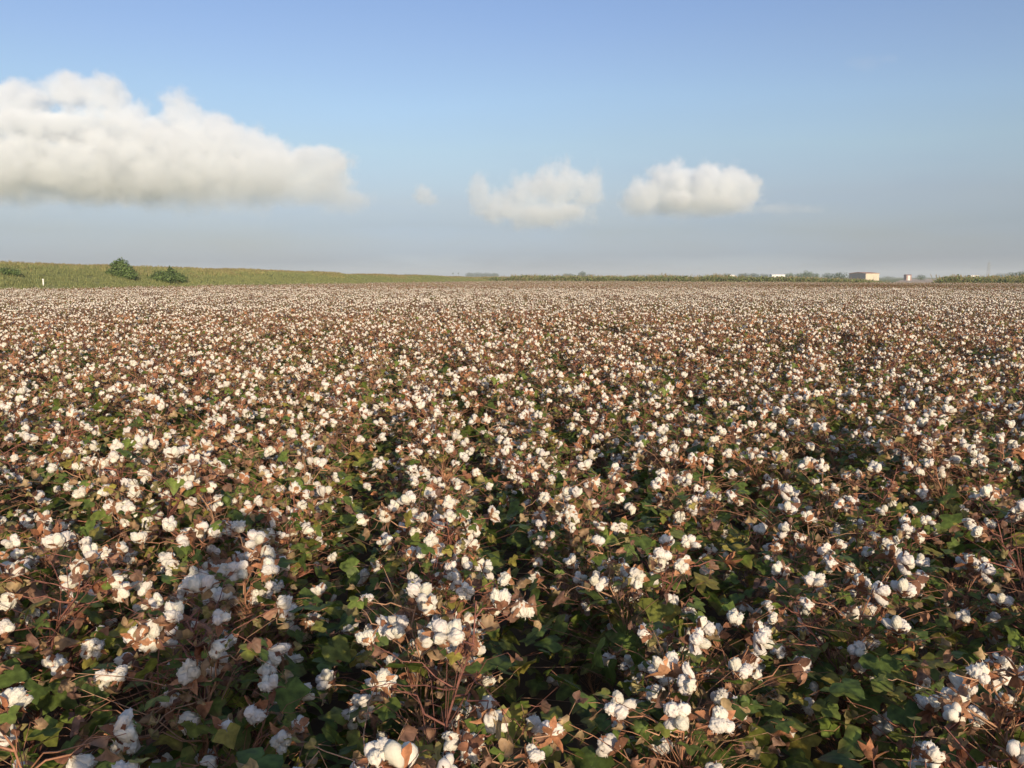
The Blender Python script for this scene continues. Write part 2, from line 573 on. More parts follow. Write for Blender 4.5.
def plan_plant(seed):
    """where the stem, branches, leaves and bolls of one plant go"""
    r = np.random.default_rng(seed)
    P = dict(tubes=[], leaves=[], bolls=[], empties=[], greens=[], seed=seed)
    H = r.uniform(0.66, 0.90)
    green = r.choice([0.22, 0.42, 0.58, 0.7], p=[.25, .3, .25, .2])
    P['green'] = green
    lean = r.normal(0, 0.13, 2)
    sc = np.array(STEM_COLS[int(r.integers(4))])
    n = 11
    main = []
    for i in range(n):
        t = i / (n - 1)
        main.append(np.array((lean[0] * t * t + 0.012 * math.sin(i * 2.4), lean[1] * t * t + 0.012 * math.cos(i * 2.4), H * t)))
    main = np.array(main)
    P['tubes'].append((main, np.linspace(0.0065, 0.0018, n), sc, 6))
    az = r.uniform(0, 6.28)

    def at(t):
        k = t * (n - 1); i = min(int(k), n - 2)
        return main[i] + (main[i + 1] - main[i]) * (k - i)

    def put_leaf(p, out, hfrac, dry=None, size=None):
        dry = (r.random() > green * (1.5 - 0.95 * hfrac)) if dry is None else dry
        size = size or (r.uniform(0.020, 0.044) if dry else r.uniform(0.028, 0.066) * (1.1 - 0.3 * hfrac))
        nrm = np.array((0, 0, 1.0)) + out * r.uniform(-0.1, 0.9) + r.normal(0, 0.4, 3)
        if dry:
            nrm = r.normal(0, 1, 3) + np.array((0, 0, 0.4))
        d = out + r.normal(0, 0.5, 3) - np.array((0, 0, r.uniform(0.1, 1.0 if dry else 0.5)))
        col = (BROWNS if dry else GREENS)[int(r.integers(6))]
        pet = p + (out * r.uniform(.4, 1) + np.array((0, 0, r.uniform(-.1, .5) if not dry else r.uniform(-.7, .3)))) * r.uniform(0.03, 0.08)
        P['tubes'].append((np.array([p, (p + pet) / 2 + r.normal(0, .005, 3), pet]), np.array([.0012, .001, .001]), sc * 1.2, 3))
        P['leaves'].append((mat_axes(pet, nrm, d), size, col, dry))

    def put_boll(p, out, big=1.0):
        u = r.random()
        ax = out * r.uniform(0.1, 1.0) + np.array((0, 0, r.uniform(-0.45, 0.9))) + r.normal(0, 0.4, 3)
        ax /= np.linalg.norm(ax)
        M = mat_axes(p, ax, r.normal(0, 1, 3))
        if any(np.linalg.norm(p + ax * .03 - (q[0][:3, 3] + q[0][:3, 2] * .03)) < (0.092 if r.random() < .85 else 0.055) for q in P['bolls']):
            return
        if u < 0.84:
            P['bolls'].append((M, int(r.integers(N_BOLL)), big * r.uniform(0.80, 1.16)))
        elif u < 0.95:
            P['empties'].append((M, int(r.integers(3)), r.uniform(0.8, 1.1)))
        elif green > 0.3:
            P['greens'].append((M, 0, r.uniform(0.7, 1.0)))

    nb = int(r.integers(11, 14))
    for b in range(nb):
        t = 0.26 + 0.70 * b / (nb - 1)
        az += 2.4 + r.normal(0, 0.25)
        out = np.array((math.cos(az), math.sin(az), 0.0))
        base = at(t)
        L = (0.36 - 0.24 * t) * r.uniform(0.55, 1.2)
        rise = r.uniform(0.15, 0.75)
        pts = [base]
        k = 4
        for i in range(1, k + 1):
            s = i / k
            side = np.array((-out[1], out[0], 0)) * 0.016 * (1 if i % 2 else -1)
            pts.append(base + out * L * s + side + np.array((0, 0, rise * L * s * (1.2 - 0.45 * s))))
        pts = np.array(pts)
        P['tubes'].append((pts, np.linspace(0.0032, 0.0014, k + 1), sc * r.uniform(0.9, 1.3), 4))
        for i in (2, 3, 4):
            if r.random() < (0.34, 0.48, 0.72)[i - 2] and L > 0.08:
                put_boll(pts[i] + r.normal(0, .006, 3), out)
            if r.random() < 0.6:
                put_leaf(pts[i], out, t)
        if r.random() < 0.85:
            put_leaf(base, out, t)
        if r.random() < 0.3:
            put_leaf(pts[1], np.array((-out[1], out[0], 0)), t)
    put_boll(main[-1], np.array((0.2, 0.1, 0.5)))
    if r.random() < .6:
        put_boll(at(0.93), np.array((math.cos(az + 2), math.sin(az + 2), 0.3)))
    # long bare shoots leaning out over the neighbours
    for q in range(int(r.integers(3, 6))):
        a = r.uniform(0, 6.28); o = np.array((math.cos(a), math.sin(a), 0))
        b0 = at(r.uniform(0.35, 0.85)); L = r.uniform(0.16, 0.40)
        el = r.uniform(0.35, 1.1)
        pts = np.array([b0 + o * L * s + np.array((0, 0, el * L * s - 0.25 * L * s * s)) + r.normal(0, .006, 3) for s in np.linspace(0, 1, 6)])
        P['tubes'].append((pts, np.linspace(0.0022, 0.0008, 6), sc * 1.05, 4))
        if r.random() < .45:
            put_boll(pts[-1], o, 0.85)
        if r.random() < .3:
            put_boll(pts[3], o, 0.8)
        put_leaf(pts[4], o, 1.0, True)
    for q in range(14):        # small shrivelled scraps about the top
        a = r.uniform(0, 6.28); o = np.array((math.cos(a), math.sin(a), 0)); t = r.uniform(0.72, 1.0)
        q_ = at(t) + o * r.uniform(0.02, 0.2) + (0, 0, r.uniform(-.03, .06))
        P['tubes'].append((np.array([at(t - .22), (at(t - .08) + q_) / 2 + r.normal(0, .008, 3), q_]), np.array([.0013, .0010, .0006]), sc * .85, 4))
        put_leaf(q_, o, t, r.random() > green * 0.45, r.uniform(0.016, 0.034))
    for q in range(int(52 * green) + 16):        # low, shaded leaves
        a = r.uniform(0, 6.28); o = np.array((math.cos(a), math.sin(a), 0)); t = r.uniform(0.12, 0.72)
        q_ = at(t) + o * r.uniform(0.02, 0.42)
        P['tubes'].append((np.array([at(max(t - .2, 0)), (at(max(t - .08, 0)) + q_) / 2 + r.normal(0, .008, 3), q_]), np.array([.0014, .0010, .0007]), sc * .75, 4))
        put_leaf(q_, o, t, r.random() > 0.25 + green * 1.5, r.uniform(0.036, 0.078))
    return P


def scaled(M, s):
    A = np.array(M).copy(); A[:3, :3] *= s
    return A


def stem_mb(P, detail=2, mat=0):
    mb = MB()
    for pts, rad, c, sides in P['tubes']:
        if detail < 2 and sides == 3:
            continue
        if detail == 0:
            pts, rad, sides = pts[[0, len(pts) // 2, -1]], rad[[0, len(pts) // 2, -1]] * 1.3, 3
        elif detail == 1:
            sides = 3
        tube(mb, pts, rad, c, sides, mat)
    return mb


def foliage_mb(P, detail=2, mat=0):
    r = np.random.default_rng(P['seed'] + 5)
    mb = MB()
    for M, size, col, dry in P['leaves']:
        if detail == 0 and r.random() < 0.35:
            continue
        leaf(mb, M, size * (1.25 if detail == 0 else 1), col, dry, r, detail, mat)
    return mb


def joined_plant(P, level):
    """one mesh of a whole plant: level 'mid' / 'low' / 'far'"""
    r = np.random.default_rng(P['seed'] + 9)
    d = {'mid': 2, 'low': 1, 'far': 0}[level]
    mb = MB()
    mb.add_mb(stem_mb(P, d, 3), np.eye(4))
    mb.add_mb(foliage_mb(P, d, 2), np.eye(4))
    for M, k, s in P['bolls']:
        if level != 'mid' and r.random() < (0.30 if level == 'low' else 0.60):
            continue
        if level == 'mid':
            mb.add_mb(BOLLS[k]['mid'], scaled(M, s)); mb.add_mb(BOLLS[k]['bur'], scaled(M, s))
        else:
            low_boll(mb, scaled(M, s * (0.80 if d else 0.76)), r, d)
    for M, k, s in P['empties']:
        mb.add_mb(EMPTY_BURS[k]['mb'], scaled(M, s))
    return mb


N_ARCH = 18
PLANS = [plan_plant(1000 + i) for i in range(N_ARCH)]

# field outline: the left edge runs along the levee foot, the far edge turns back to the right
FIELD = [(-62, -14), (-38, 62), (-1, 181), (71, 116), (150, 46), (150, -14)]


def inside(x, y, poly=FIELD):
    c = np.zeros(len(x), bool)
    for (x0, y0), (x1, y1) in zip(poly, poly[1:] + poly[:1]):
        cr = ((y0 > y) != (y1 > y)) & (x < (x1 - x0) * (y - y0) / (y1 - y0 + 1e-9) + x0)
        c ^= cr
    return c


ROW, GAP = 0.74, 0.215
ROW_DIR = R(-6.0)
ca, sa = math.cos(ROW_DIR), math.sin(ROW_DIR)


def plant_spots():
    i = np.arange(-260, 300); j = np.arange(-160, 1200)
    I, J = np.meshgrid(i, j, indexing='ij')
    u = I * ROW + rng.normal(0, 0.10, I.shape)
    v = J * GAP + rng.uniform(-0.09, 0.09, I.shape)
    x = (u * ca + v * sa).ravel(); y = (-u * sa + v * ca).ravel()
    d = np.hypot(x, y)
    front = (y > 0.95) & (d < 70)
    ok = front & inside(x, y) & (np.abs(x) < 0.62 * y + 7 + 0.05 * d)
    ok &= rng.random(len(x)) > 0.04
    return x[ok], y[ok]


px_, py_ = plant_spots()
dist = np.hypot(px_, py_)
# the plants nearest to the camera and inside its view become objects of their own
canopy_z = 0.62
c7, s7 = math.cos(PITCH), math.sin(PITCH)
depth = py_ * c7 + (CAM_H - canopy_z) * s7
down = ((CAM_H - 0.92) * c7 - py_ * s7) / depth * FPX     # rows below the picture centre of the plant's top
col_px = 512 + px_ / depth * FPX
in_view = (np.abs(col_px - 512) < 512 + 0.16 * FPX / depth) & (down < 384 + 5)
order = np.argsort(np.where(in_view, dist, 1e9))
chosen = order[:300]
rest = np.setdiff1d(np.arange(len(px_)), chosen)
print('plants', len(px_), 'rest', len(rest), 'chosen out to', dist[chosen].max())

protos = []
for P in PLANS:
    root = bpy.data.objects.new('cotton_plant', None)
    root.empty_display_size = 0.2
    COL.objects.link(root)
    stem_mb(P).build('stem', M_STEM, root)
    foliage_mb(P).build('foliage', M_LEAF, root)
    for M, k, s in P['bolls']:
        b = link(bpy.data.objects.new('cotton_boll', BOLLS[k]['mesh']), root)
        b.matrix_local = Matrix(scaled(M, s).tolist())
        link(bpy.data.objects.new('bur', BOLLS[k]['bur_mesh']), b)
    for M, k, s in P['empties']:
        b = link(bpy.data.objects.new('empty_bur', EMPTY_BURS[k]['mesh']), root)
        b.matrix_local = Matrix(scaled(M, s).tolist())
    for M, k, s in P['greens']:
        b = link(bpy.data.objects.new('green_boll', GREEN_MESH), root)
        b.matrix_local = Matrix(scaled(M, s).tolist())
    protos.append([root, False, len(P['bolls']), P['green']])

# patches of fuller and thinner, greener and drier plants
ranked = np.argsort([len(P['bolls']) - 14 * P['green'] for P in PLANS])
patch = np.array([mnoise.noise(Vector((x * .22, y * .13, 7.7))) + .6 * mnoise.noise(Vector((x * .7, y * .4, 2.2))) for x, y in zip(px_, py_)])
arch_of = ranked[np.clip(((patch * .55 + .5 + rng.normal(0, .26, len(px_))) * N_ARCH).astype(int), 0, N_ARCH - 1)]
sc_of = rng.uniform(0.86, 1.16, len(px_)) * (1 + 0.06 * np.sin(px_ * 0.8 + 1) * np.cos(py_ * 0.6))
tilt_of = rng.normal(0, 0.07, (len(px_), 2))
rz_of = rng.uniform(0, 2 * math.pi, len(px_))
GROUP = 'cotton plants of the ripe field'
near = sorted(chosen, key=lambda q: dist[q])
bands = [('in the front row', [q for q in near if dist[q] < 1.75]),
         ('just behind the front row', [q for q in near if 1.75 <= dist[q] < 2.25])]
label_of = {}
ORD = ['leftmost', 'second from left', 'third from left', 'fourth from left', 'fifth from left', 'sixth from left', 'seventh from left', 'eighth from left', 'ninth from left',
       'tenth from left', 'eleventh from left', 'twelfth from left', 'thirteenth from left', 'fourteenth from left']
for where, qs in bands:
    for k, q in enumerate(sorted(qs, key=lambda q: col_px[q])[:len(ORD)]):
        g = PLANS[arch_of[q]]['green']
        look = 'mostly brown dry leaves' if g < 0.25 else ('mixed green and brown leaves' if g < 0.55 else 'many green leaves')
        label_of[q] = f'{ORD[k]} cotton plant {where}, {look}'
for q in chosen:
    rec = protos[arch_of[q]]
    if not rec[1]:
        o, rec[1] = rec[0], True
    else:
        o = copy_tree(rec[0])
    o.location = (px_[q], py_[q], 0.0)
    o.rotation_euler = (tilt_of[q][0], tilt_of[q][1], rz_of[q])
    o.scale = (sc_of[q],) * 3
    tag(o, label_of.get(q, 'bushy cotton plant with open white bolls in the crowded field behind the nearest plants'), 'cotton plant', GROUP)


# ------------------------------------------------------------------ scattering (one object, instances made inside it)
def scatter(name, variants, mats, pts, which, rot, scl):
    """one mesh object that holds the variants and the points; its own geometry nodes put a variant on every point"""
    V, C, K, faces, mi, off = [], [], [], [], [], 0
    for k, mb in enumerate(variants):
        for v, f, c, m, o in mb.chunks():
            V.append(v); C.append(c); K.append(np.full(len(v), k))
            faces += (f - o + off).tolist(); mi += m.tolist()
            off += len(v)
    n = len(pts)
    V.append(np.asarray(pts)); C.append(np.ones((n, 3))); K.append(np.full(n, -1))
    V, C, K = np.concatenate(V), np.concatenate(C), np.concatenate(K)
    me = bpy.data.meshes.new(name)
    me.from_pydata(V.tolist(), [], faces)
    for m in mats:
        me.materials.append(m)
    me.polygons.foreach_set('material_index', np.array(mi, np.int32))
    me.polygons.foreach_set('use_smooth', np.ones(len(faces), bool))

    def attr(nm, typ, key, arr):
        a = me.attributes.new(nm, typ, 'POINT'); a.data.foreach_set(key, np.ascontiguousarray(arr).ravel())
    attr('col', 'FLOAT_COLOR', 'color', np.concatenate([C, np.ones((len(C), 1))], 1).astype(np.float32))
    attr('variant', 'INT', 'value', K.astype(np.int32))
    W = np.full(len(V), -1); W[-n:] = which
    attr('which', 'INT', 'value', W.astype(np.int32))
    Rr = np.zeros((len(V), 3)); Rr[-n:] = rot
    attr('turn', 'FLOAT_VECTOR', 'vector', Rr.astype(np.float32))
    S = np.ones((len(V), 3)); S[-n:] = scl if np.ndim(scl) == 2 else np.asarray(scl)[:, None]
    attr('size', 'FLOAT_VECTOR', 'vector', S.astype(np.float32))
    me.update()
    o = link(bpy.data.objects.new(name, me))
    ng = bpy.data.node_groups.new(name + '_scatter', 'GeometryNodeTree')
    ng.interface.new_socket('Geometry', in_out='INPUT', socket_type='NodeSocketGeometry')
    ng.interface.new_socket('Geometry', in_out='OUTPUT', socket_type='NodeSocketGeometry')
    N, L = ng.nodes, ng.links
    gi, go = N.new('NodeGroupInput'), N.new('NodeGroupOutput')

    def named(nm, typ):
        q = N.new('GeometryNodeInputNamedAttribute'); q.data_type = typ; q.inputs['Name'].default_value = nm
        return q.outputs['Attribute']

    def eq(sock, k):
        q = N.new('FunctionNodeCompare'); q.data_type = 'INT'; q.operation = 'EQUAL'
        ins = [s for s in q.inputs if s.enabled]
        L.new(sock, ins[0]); ins[1].default_value = k
        return q.outputs[0]
    var, wh = named('variant', 'INT'), named('which', 'INT')
    sep = N.new('GeometryNodeSeparateGeometry'); sep.domain = 'POINT'
    L.new(gi.outputs[0], sep.inputs[0]); L.new(eq(var, -1), sep.inputs['Selection'])
    m2p = N.new('GeometryNodeMeshToPoints'); L.new(sep.outputs[0], m2p.inputs['Mesh'])
    e2r = N.new('FunctionNodeEulerToRotation'); L.new(named('turn', 'FLOAT_VECTOR'), e2r.inputs[0])
    size = named('size', 'FLOAT_VECTOR')
    join = N.new('GeometryNodeJoinGeometry')
    for k in range(len(variants)):
        sk = N.new('GeometryNodeSeparateGeometry'); sk.domain = 'POINT'
        L.new(gi.outputs[0], sk.inputs[0]); L.new(eq(var, k), sk.inputs['Selection'])
        ip = N.new('GeometryNodeInstanceOnPoints')
        L.new(m2p.outputs[0], ip.inputs['Points']); L.new(sk.outputs[0], ip.inputs['Instance'])
        L.new(eq(wh, k), ip.inputs['Selection'])
        L.new(e2r.outputs[0], ip.inputs['Rotation']); L.new(size, ip.inputs['Scale'])
        L.new(ip.outputs[0], join.inputs[0])
    L.new(join.outputs[0], go.inputs[0])
    md = o.modifiers.new('scatter', 'NODES'); md.node_group = ng
    return o


N_MID, N_LOW, N_FAR = 8, 8, 5
variants = [joined_plant(PLANS[i], 'mid') for i in range(N_MID)]
variants += [joined_plant(PLANS[i + 6], 'low') for i in range(N_LOW)]
# beyond 70 m: blocks of two rows by 4.7 m, plants standing in their rows
FR = [joined_plant(plan_plant(2000 + i), 'far') for i in range(8)]
for k in range(N_FAR):
    r = np.random.default_rng(3000 + k)
    mb = MB()
    for a in range(2):
        for b in range(20):
            s = r.uniform(0.86, 1.16); th = r.uniform(0, 6.28)
            M = Matrix.Translation(((a - .5) * ROW + r.normal(0, .05), (b - 9.5) * GAP + r.uniform(-.08, .08), 0)) @ Matrix.Rotation(th, 4, 'Z') @ Matrix.Scale(s, 4)
            mb.add_mb(FR[int(r.integers(8))], M)
    variants.append(mb)
bare_plants = []
for i in range(4):
    P = plan_plant(2000 + i); P['bolls'] = P['bolls'][::5]
    bare_plants.append(joined_plant(P, 'far'))
r = np.random.default_rng(3100)
mb = MB()
for a in range(2):
    for b in range(20):
        mb.add_mb(bare_plants[int(r.integers(4))], Matrix.Translation(((a - .5) * ROW + r.normal(0, .05), (b - 9.5) * GAP + r.uniform(-.08, .08), 0)) @ Matrix.Rotation(r.uniform(0, 6.28), 4, 'Z') @ Matrix.Scale(r.uniform(.8, 1.05), 4))
variants.append(mb)
rd = dist[rest]
which = np.where(rd < 24, arch_of[rest] % N_MID, N_MID + arch_of[rest] % N_LOW)
pts = np.stack([px_[rest], py_[rest], np.zeros(len(rest))], 1)
rot = np.concatenate([tilt_of[rest], rz_of[rest][:, None]], 1)
scl = sc_of[rest]
I, J = np.meshgrid(np.arange(-130, 150), np.arange(5, 60), indexing='ij')
u, v = (I * 2 + 0.5).ravel() * ROW, (J * 20).ravel() * GAP
bx, by = u * ca + v * sa, -u * sa + v * ca
bd = np.hypot(bx, by)
ok = (bd >= 70) & (by > 20) & inside(bx, by) & (np.abs(bx) < 0.62 * by + 12)
bx, by = bx[ok], by[ok]
nfar = len(bx)
pts = np.concatenate([pts, np.stack([bx, by, np.zeros(nfar)], 1)])
pick = rng.integers(0, N_FAR, nfar)
picked = ((bx - 40) / 15) ** 2 + ((by - 88) / 17) ** 2 + 0.5 * np.array([mnoise.noise(Vector((x * .1, y * .1, 4))) for x, y in zip(bx, by)])
pick[picked < 1] = N_FAR                                  # a stretch whose bolls have dropped
which = np.concatenate([which, N_MID + N_LOW + pick])
rot = np.concatenate([rot, np.stack([np.zeros(nfar), np.zeros(nfar), -ROW_DIR * 1.0 + math.pi * rng.integers(0, 2, nfar)], 1)])
rot[-nfar:, 2] = ROW_DIR * -1 + math.pi * rng.integers(0, 2, nfar)
scl = np.concatenate([scl, rng.uniform(0.95, 1.06, nfar)])
field = scatter('cotton_field', variants, PLANT_MATS, pts, which, rot, scl)
tag(field, 'ripe cotton field of white bolls stretching back to the grass verge', 'cotton field', kind='stuff')
print('scattered', len(pts), 'far blocks', nfar)


# ------------------------------------------------------------------ ground
def sheet(name, pts, z, mat, label, cat):
    me = bpy.data.meshes.new(name)
    me.from_pydata([(x, y, z) for x, y in pts], [], [tuple(range(len(pts)))])
    me.materials.append(mat)
    return tag(link(bpy.data.objects.new(name, me)), label, cat, kind='structure')


sheet('ground', [(-9000, -9000), (9000, -9000), (9000, 9000), (-9000, 9000)], -0.02, M_MEADOW, 'flat green grassland reaching to the horizon', 'ground')
sheet('field_soil', FIELD, 0.0, M_SOIL, 'dark brown soil beneath the cotton plants', 'soil')
sheet('dirt_track', [(113, 250), (126, 250), (238, 470), (405, 800), (381, 800), (217, 470)], -0.012, M_DIRT, 'pale dirt track leading away beyond the field edge', 'track')

# levee along the left edge
LA, LB = np.array((-62.0, -14.0)), np.array((-38.0, 62.0))
LPATH = [np.array(p, float) for p in [(-90, -103), (-62, -14), (-38, 62), (-1, 181), (34, 300), (70, 420)]]
LHT = [3.0, 3.0, 2.9, 1.5, 0.95, 0.5]


def levee_point(s, w):
    """s along the path (segment index + fraction), w metres outwards from the foot"""
    i = min(int(s), len(LPATH) - 2); t = s - i
    p = LPATH[i] * (1 - t) + LPATH[i + 1] * t
    d = LPATH[min(i + 1, len(LPATH) - 1)] - LPATH[i]; d /= np.linalg.norm(d)
    nrm = np.array((-d[1], d[0]))
    h = LHT[i] * (1 - t) + LHT[i + 1] * t
    q = p + nrm * w
    f = np.interp(w, [0.4, 2.0, 8.0, 10.0, 13.5, 15.5, 24.0], [0, 0.18, 0.9, 1.0, 1.0, 0.9, 0])
    z = h * f + 0.28 * f * mnoise.noise(Vector((q[0] * .07, q[1] * .07, 3))) + 0.12 * f * mnoise.noise(Vector((q[0] * .3, q[1] * .3, 1)))
    return np.array((q[0], q[1], z - 0.03))


mb = MB()
ss = np.concatenate([np.linspace(i, i + 1, 60, endpoint=False) for i in range(len(LPATH) - 1)] + [[len(LPATH) - 1 - 1e-6]])
ws = np.array([0.2, 1, 2, 3.5, 5, 6.5, 8, 9, 10, 11.5, 13.5, 15.5, 18, 21, 24.2])
V = [levee_point(s, w) for s in ss for w in ws]
nw = len(ws)
F = [(i * nw + j, (i + 1) * nw + j, (i + 1) * nw + j + 1, i * nw + j + 1) for i in range(len(ss) - 1) for j in range(nw - 1)]
mb.add(V, F, (1, 1, 1))
tag(mb.build('embankment', M_LEVEE), 'long low grassy embankment along the left edge of the field', 'embankment', kind='structure')


# grass tufts
def tuft(seed, h, spread, n, cols, seed_heads=False):
    r = np.random.default_rng(seed)
    mb = MB()
    for k in range(n):
        a = r.uniform(0, 6.28); d = np.array((math.cos(a), math.sin(a), 0)); sd = np.array((-d[1], d[0], 0))
        b = np.array((r.normal(0, spread), r.normal(0, spread), -0.02))
        hh = h * r.uniform(0.55, 1.1); bend = r.uniform(0.1, 0.55) * hh; w = r.uniform(0.012, 0.028) * (0.6 + h)
        c = np.array(cols[int(r.integers(len(cols)))]) * r.uniform(0.8, 1.2)
        p0, p1, p2 = b, b + d * bend * .3 + np.array((0, 0, hh * .6)), b + d * bend + np.array((0, 0, hh))
        mb.add([p0 - sd * w, p0 + sd * w, p1 + sd * w * .8, p1 - sd * w * .8, p2 + sd * w * .2, p2 - sd * w * .2], [(0, 1, 2, 3), (3, 2, 4, 5)], c, 0)
        if seed_heads and k % 4 == 0:
            tube(mb, [p2 - d * .01, p2 + d * .03 + (0, 0, hh * .16), p2 + d * .07 + (0, 0, hh * .25)], [.012, .022, .004], (0.34, 0.27, 0.13), 3, 0)
    return mb


def weed(seed, h):
    """leafy verge weed: a few stalks with leaves"""
    r = np.random.default_rng(seed)
    mb = MB()
    for k in range(7):
        a = r.uniform(0, 6.28); d = np.array((math.cos(a), math.sin(a), 0))
        hh = h * r.uniform(.6, 1.05)
        top = d * r.uniform(.05, .3) * hh + np.array((0, 0, hh))
        tube(mb, [(0, 0, -.02), top * .5 + d * .03, top], [.012, .009, .004], (0.12, 0.12, 0.04), 3, 0)
        for q in range(16):
            t = r.uniform(.2, 1)
            M = mat_axes(top * t + r.normal(0, .06, 3), r.normal(0, .6, 3) + (0, 0, .8), r.normal(0, 1, 3))
            leaf(mb, M, r.uniform(.08, .17), [(0.22, 0.275, 0.105), (0.26, 0.30, 0.115), (0.2, 0.25, 0.095), (0.34, 0.32, 0.15)][int(r.integers(4))], False, r, 0, 0)
    return mb


GR = [(0.17, 0.19, 0.075), (0.205, 0.215, 0.085), (0.14, 0.165, 0.068)]
YE = [(0.31, 0.295, 0.125), (0.25, 0.26, 0.09), (0.36, 0.32, 0.16)]
GR = [tuple(1.45 * q for q in c) for c in GR]; YE = [tuple(1.3 * q for q in c) for c in YE]
gvars = [tuft(1, .38, .16, 26, GR), tuft(2, .46, .18, 26, GR), tuft(3, .42, .16, 24, GR + YE[:1]),
         tuft(4, .52, .17, 24, YE + GR[:1], True), tuft(5, .62, .16, 22, YE, True), tuft(6, .5, .18, 26, YE[1:2] + GR, True)]
gp, gw, gr_, gs = [], [], [], []
r = np.random.default_rng(77)
for i in range(len(LPATH) - 1):
    seg = np.linalg.norm(LPATH[i + 1] - LPATH[i])
    dens = [0, 16, 11, 4, 1.2][i]
    n = int(seg * 17 * dens)
    s = i + r.random(n); w = r.uniform(0.3, 17, n)
    for a, b in zip(s, w):
        p = levee_point(a, b)
        if i == 1 and p[1] < 12:
            continue
        patch = mnoise.noise(Vector((p[0] * .16, p[1] * .10, 5))) + 0.5 * mnoise.noise(Vector((p[0] * .5, p[1] * .5, 9)))
        yel = (b - 8.2) / 3.5 + patch * 1.5 + r.normal(0, .25)
        gp.append(p); gw.append(int(r.integers(3, 6)) if yel > 0.15 else int(r.integers(0, 3)))
        gr_.append((r.normal(0, .1), r.normal(0, .1), r.uniform(0, 6.28)))
        gs.append(r.uniform(.38, .75) * (1.2 if b < 1.5 else 1) * (1 + 0.3 * max(patch, -.5)))
tag(scatter('embankment_grass', gvars, [M_GRASS], np.array(gp), np.array(gw), np.array(gr_), np.array(gs)), 'green and straw yellow tall grass covering the embankment', 'grass', kind='stuff')

# verge of tall weeds beyond the far field edge
wvars = [weed(10 + i, 1.0) for i in range(5)] + [tuft(30 + i, .9, .3, 26, GR + YE[:1], i % 2 == 0) for i in range(3)]
vp, vw, vr, vsz = [], [], [], []
E0, E1 = np.array((-1.0, 181.0)), np.array((71.0, 116.0))
ed = (E1 - E0) / np.linalg.norm(E1 - E0); en = np.array((-ed[1], ed[0])); en = en if en[1] > 0 else -en
for k in range(15000):
    a = r.uniform(-12, 150); b = 26 * r.random() ** 1.4 + 0.5
    p = E0 + ed * a + en * b
    if p[1] < 30:
        continue
    cpx = 512 + FPX * p[0] / p[1]
    hgt = np.interp(cpx, [430, 520, 640, 740, 770, 850, 880, 892, 928, 940, 1000, 1100], [1.1, 1.5, 1.45, 1.4, 1.25, 1.15, .8, .35, .4, 1.4, 1.4, 1.4])
    hgt *= 1.12 + 0.3 * mnoise.noise(Vector((p[0] * .12, p[1] * .12, 2)))
    vp.append((p[0], p[1], 0)); vw.append(int(r.integers(0, 5)) if r.random() < .6 else int(r.integers(5, 8)))
    vr.append((0, 0, r.uniform(0, 6.28))); vsz.append(hgt * r.uniform(.7, 1.15))
tag(scatter('verge_weeds', wvars, [M_GRASS], np.array(vp), np.array(vw), np.array(vr), np.array(vsz)), 'tall green weeds and grass along the far field edge', 'weeds', kind='stuff')


# ------------------------------------------------------------------ shrubs and trees
def crown_mb(seed, lobes, n, leaf_s, cols, mat=0):
    """leaf-sized faces spread through the volume of several uneven lobes"""
    r = np.random.default_rng(seed)
    mb = MB()
    V, F, C = [], [], []
    wts = np.array([l[3] * l[4] * l[5] for l in lobes]) ** 0.7; wts /= wts.sum()
    for k in range(n):
        cx, cy_, cz, rx, ry, rz = lobes[int(r.choice(len(lobes), p=wts))]
        d = r.normal(0, 1, 3); d /= np.linalg.norm(d)
        rr = r.random() ** 0.38
        bump = 1 + 0.22 * math.sin(5 * d[0] + seed) * math.sin(4 * d[1] + 2 * d[2])
        p = np.array((cx, cy_, cz)) + d * rr * bump * np.array((rx, ry, rz))
        nrm = d + r.normal(0, .7, 3) + np.array((0, 0, .4))
        M = mat_axes(p, nrm, r.normal(0, 1, 3))
        s = leaf_s * r.uniform(.6, 1.4)
        q = np.array([(-1, 0, 0), (0, -.55, .12), (1, 0, -.1), (0, .55, .12)]) * s
        b = len(V)
        V += (q @ M[:3, :3].T + M[:3, 3]).tolist(); F.append((b, b + 1, b + 2, b + 3))
        c = np.array(cols[int(r.integers(len(cols)))]) * r.uniform(.75, 1.25)
        C += [c] * 4
    mb.add(V, F, np.array(C), mat)
    return mb


def trunk_mb(seed, h, rad, lobes):
    r = np.random.default_rng(seed)
    mb = MB()
    tube(mb, [(0, 0, -.2), (r.normal(0, .04 * h), r.normal(0, .04 * h), h * .5), (r.normal(0, .06 * h), r.normal(0, .06 * h), h)], [rad * 1.3, rad, rad * .6], (0.13, 0.10, 0.075), 7)
    for l in lobes:
        e = np.array(l[:3])
        tube(mb, [(0, 0, h * r.uniform(.4, .8)), e * .5 + np.array((0, 0, h * .3)), e], [rad * .6, rad * .35, rad * .1], (0.12, 0.095, 0.07), 5)
    return mb


DARK = [(0.06, 0.10, 0.035), (0.08, 0.12, 0.042), (0.065, 0.11, 0.035)]
MIDG = [(0.09, 0.145, 0.045), (0.12, 0.175, 0.055), (0.10, 0.155, 0.05)]


def shrub(name, loc, lobes, n, s, cols, label, seed, group=None):
    t = empty(name, loc)
    crown_mb(seed, lobes, n, s, cols).build('foliage', M_TREE, t)
    r = np.random.default_rng(seed)
    mb = MB()
    for l in lobes:
        tube(mb, [(r.normal(0, .05), r.normal(0, .05), -.1), np.array(l[:3]) * .5, np.array(l[:3])], [.03, .02, .008], (0.13, 0.10, 0.07), 5)
    mb.build('stem', M_BARK, t)
    return tag(t, label, 'shrub', group)


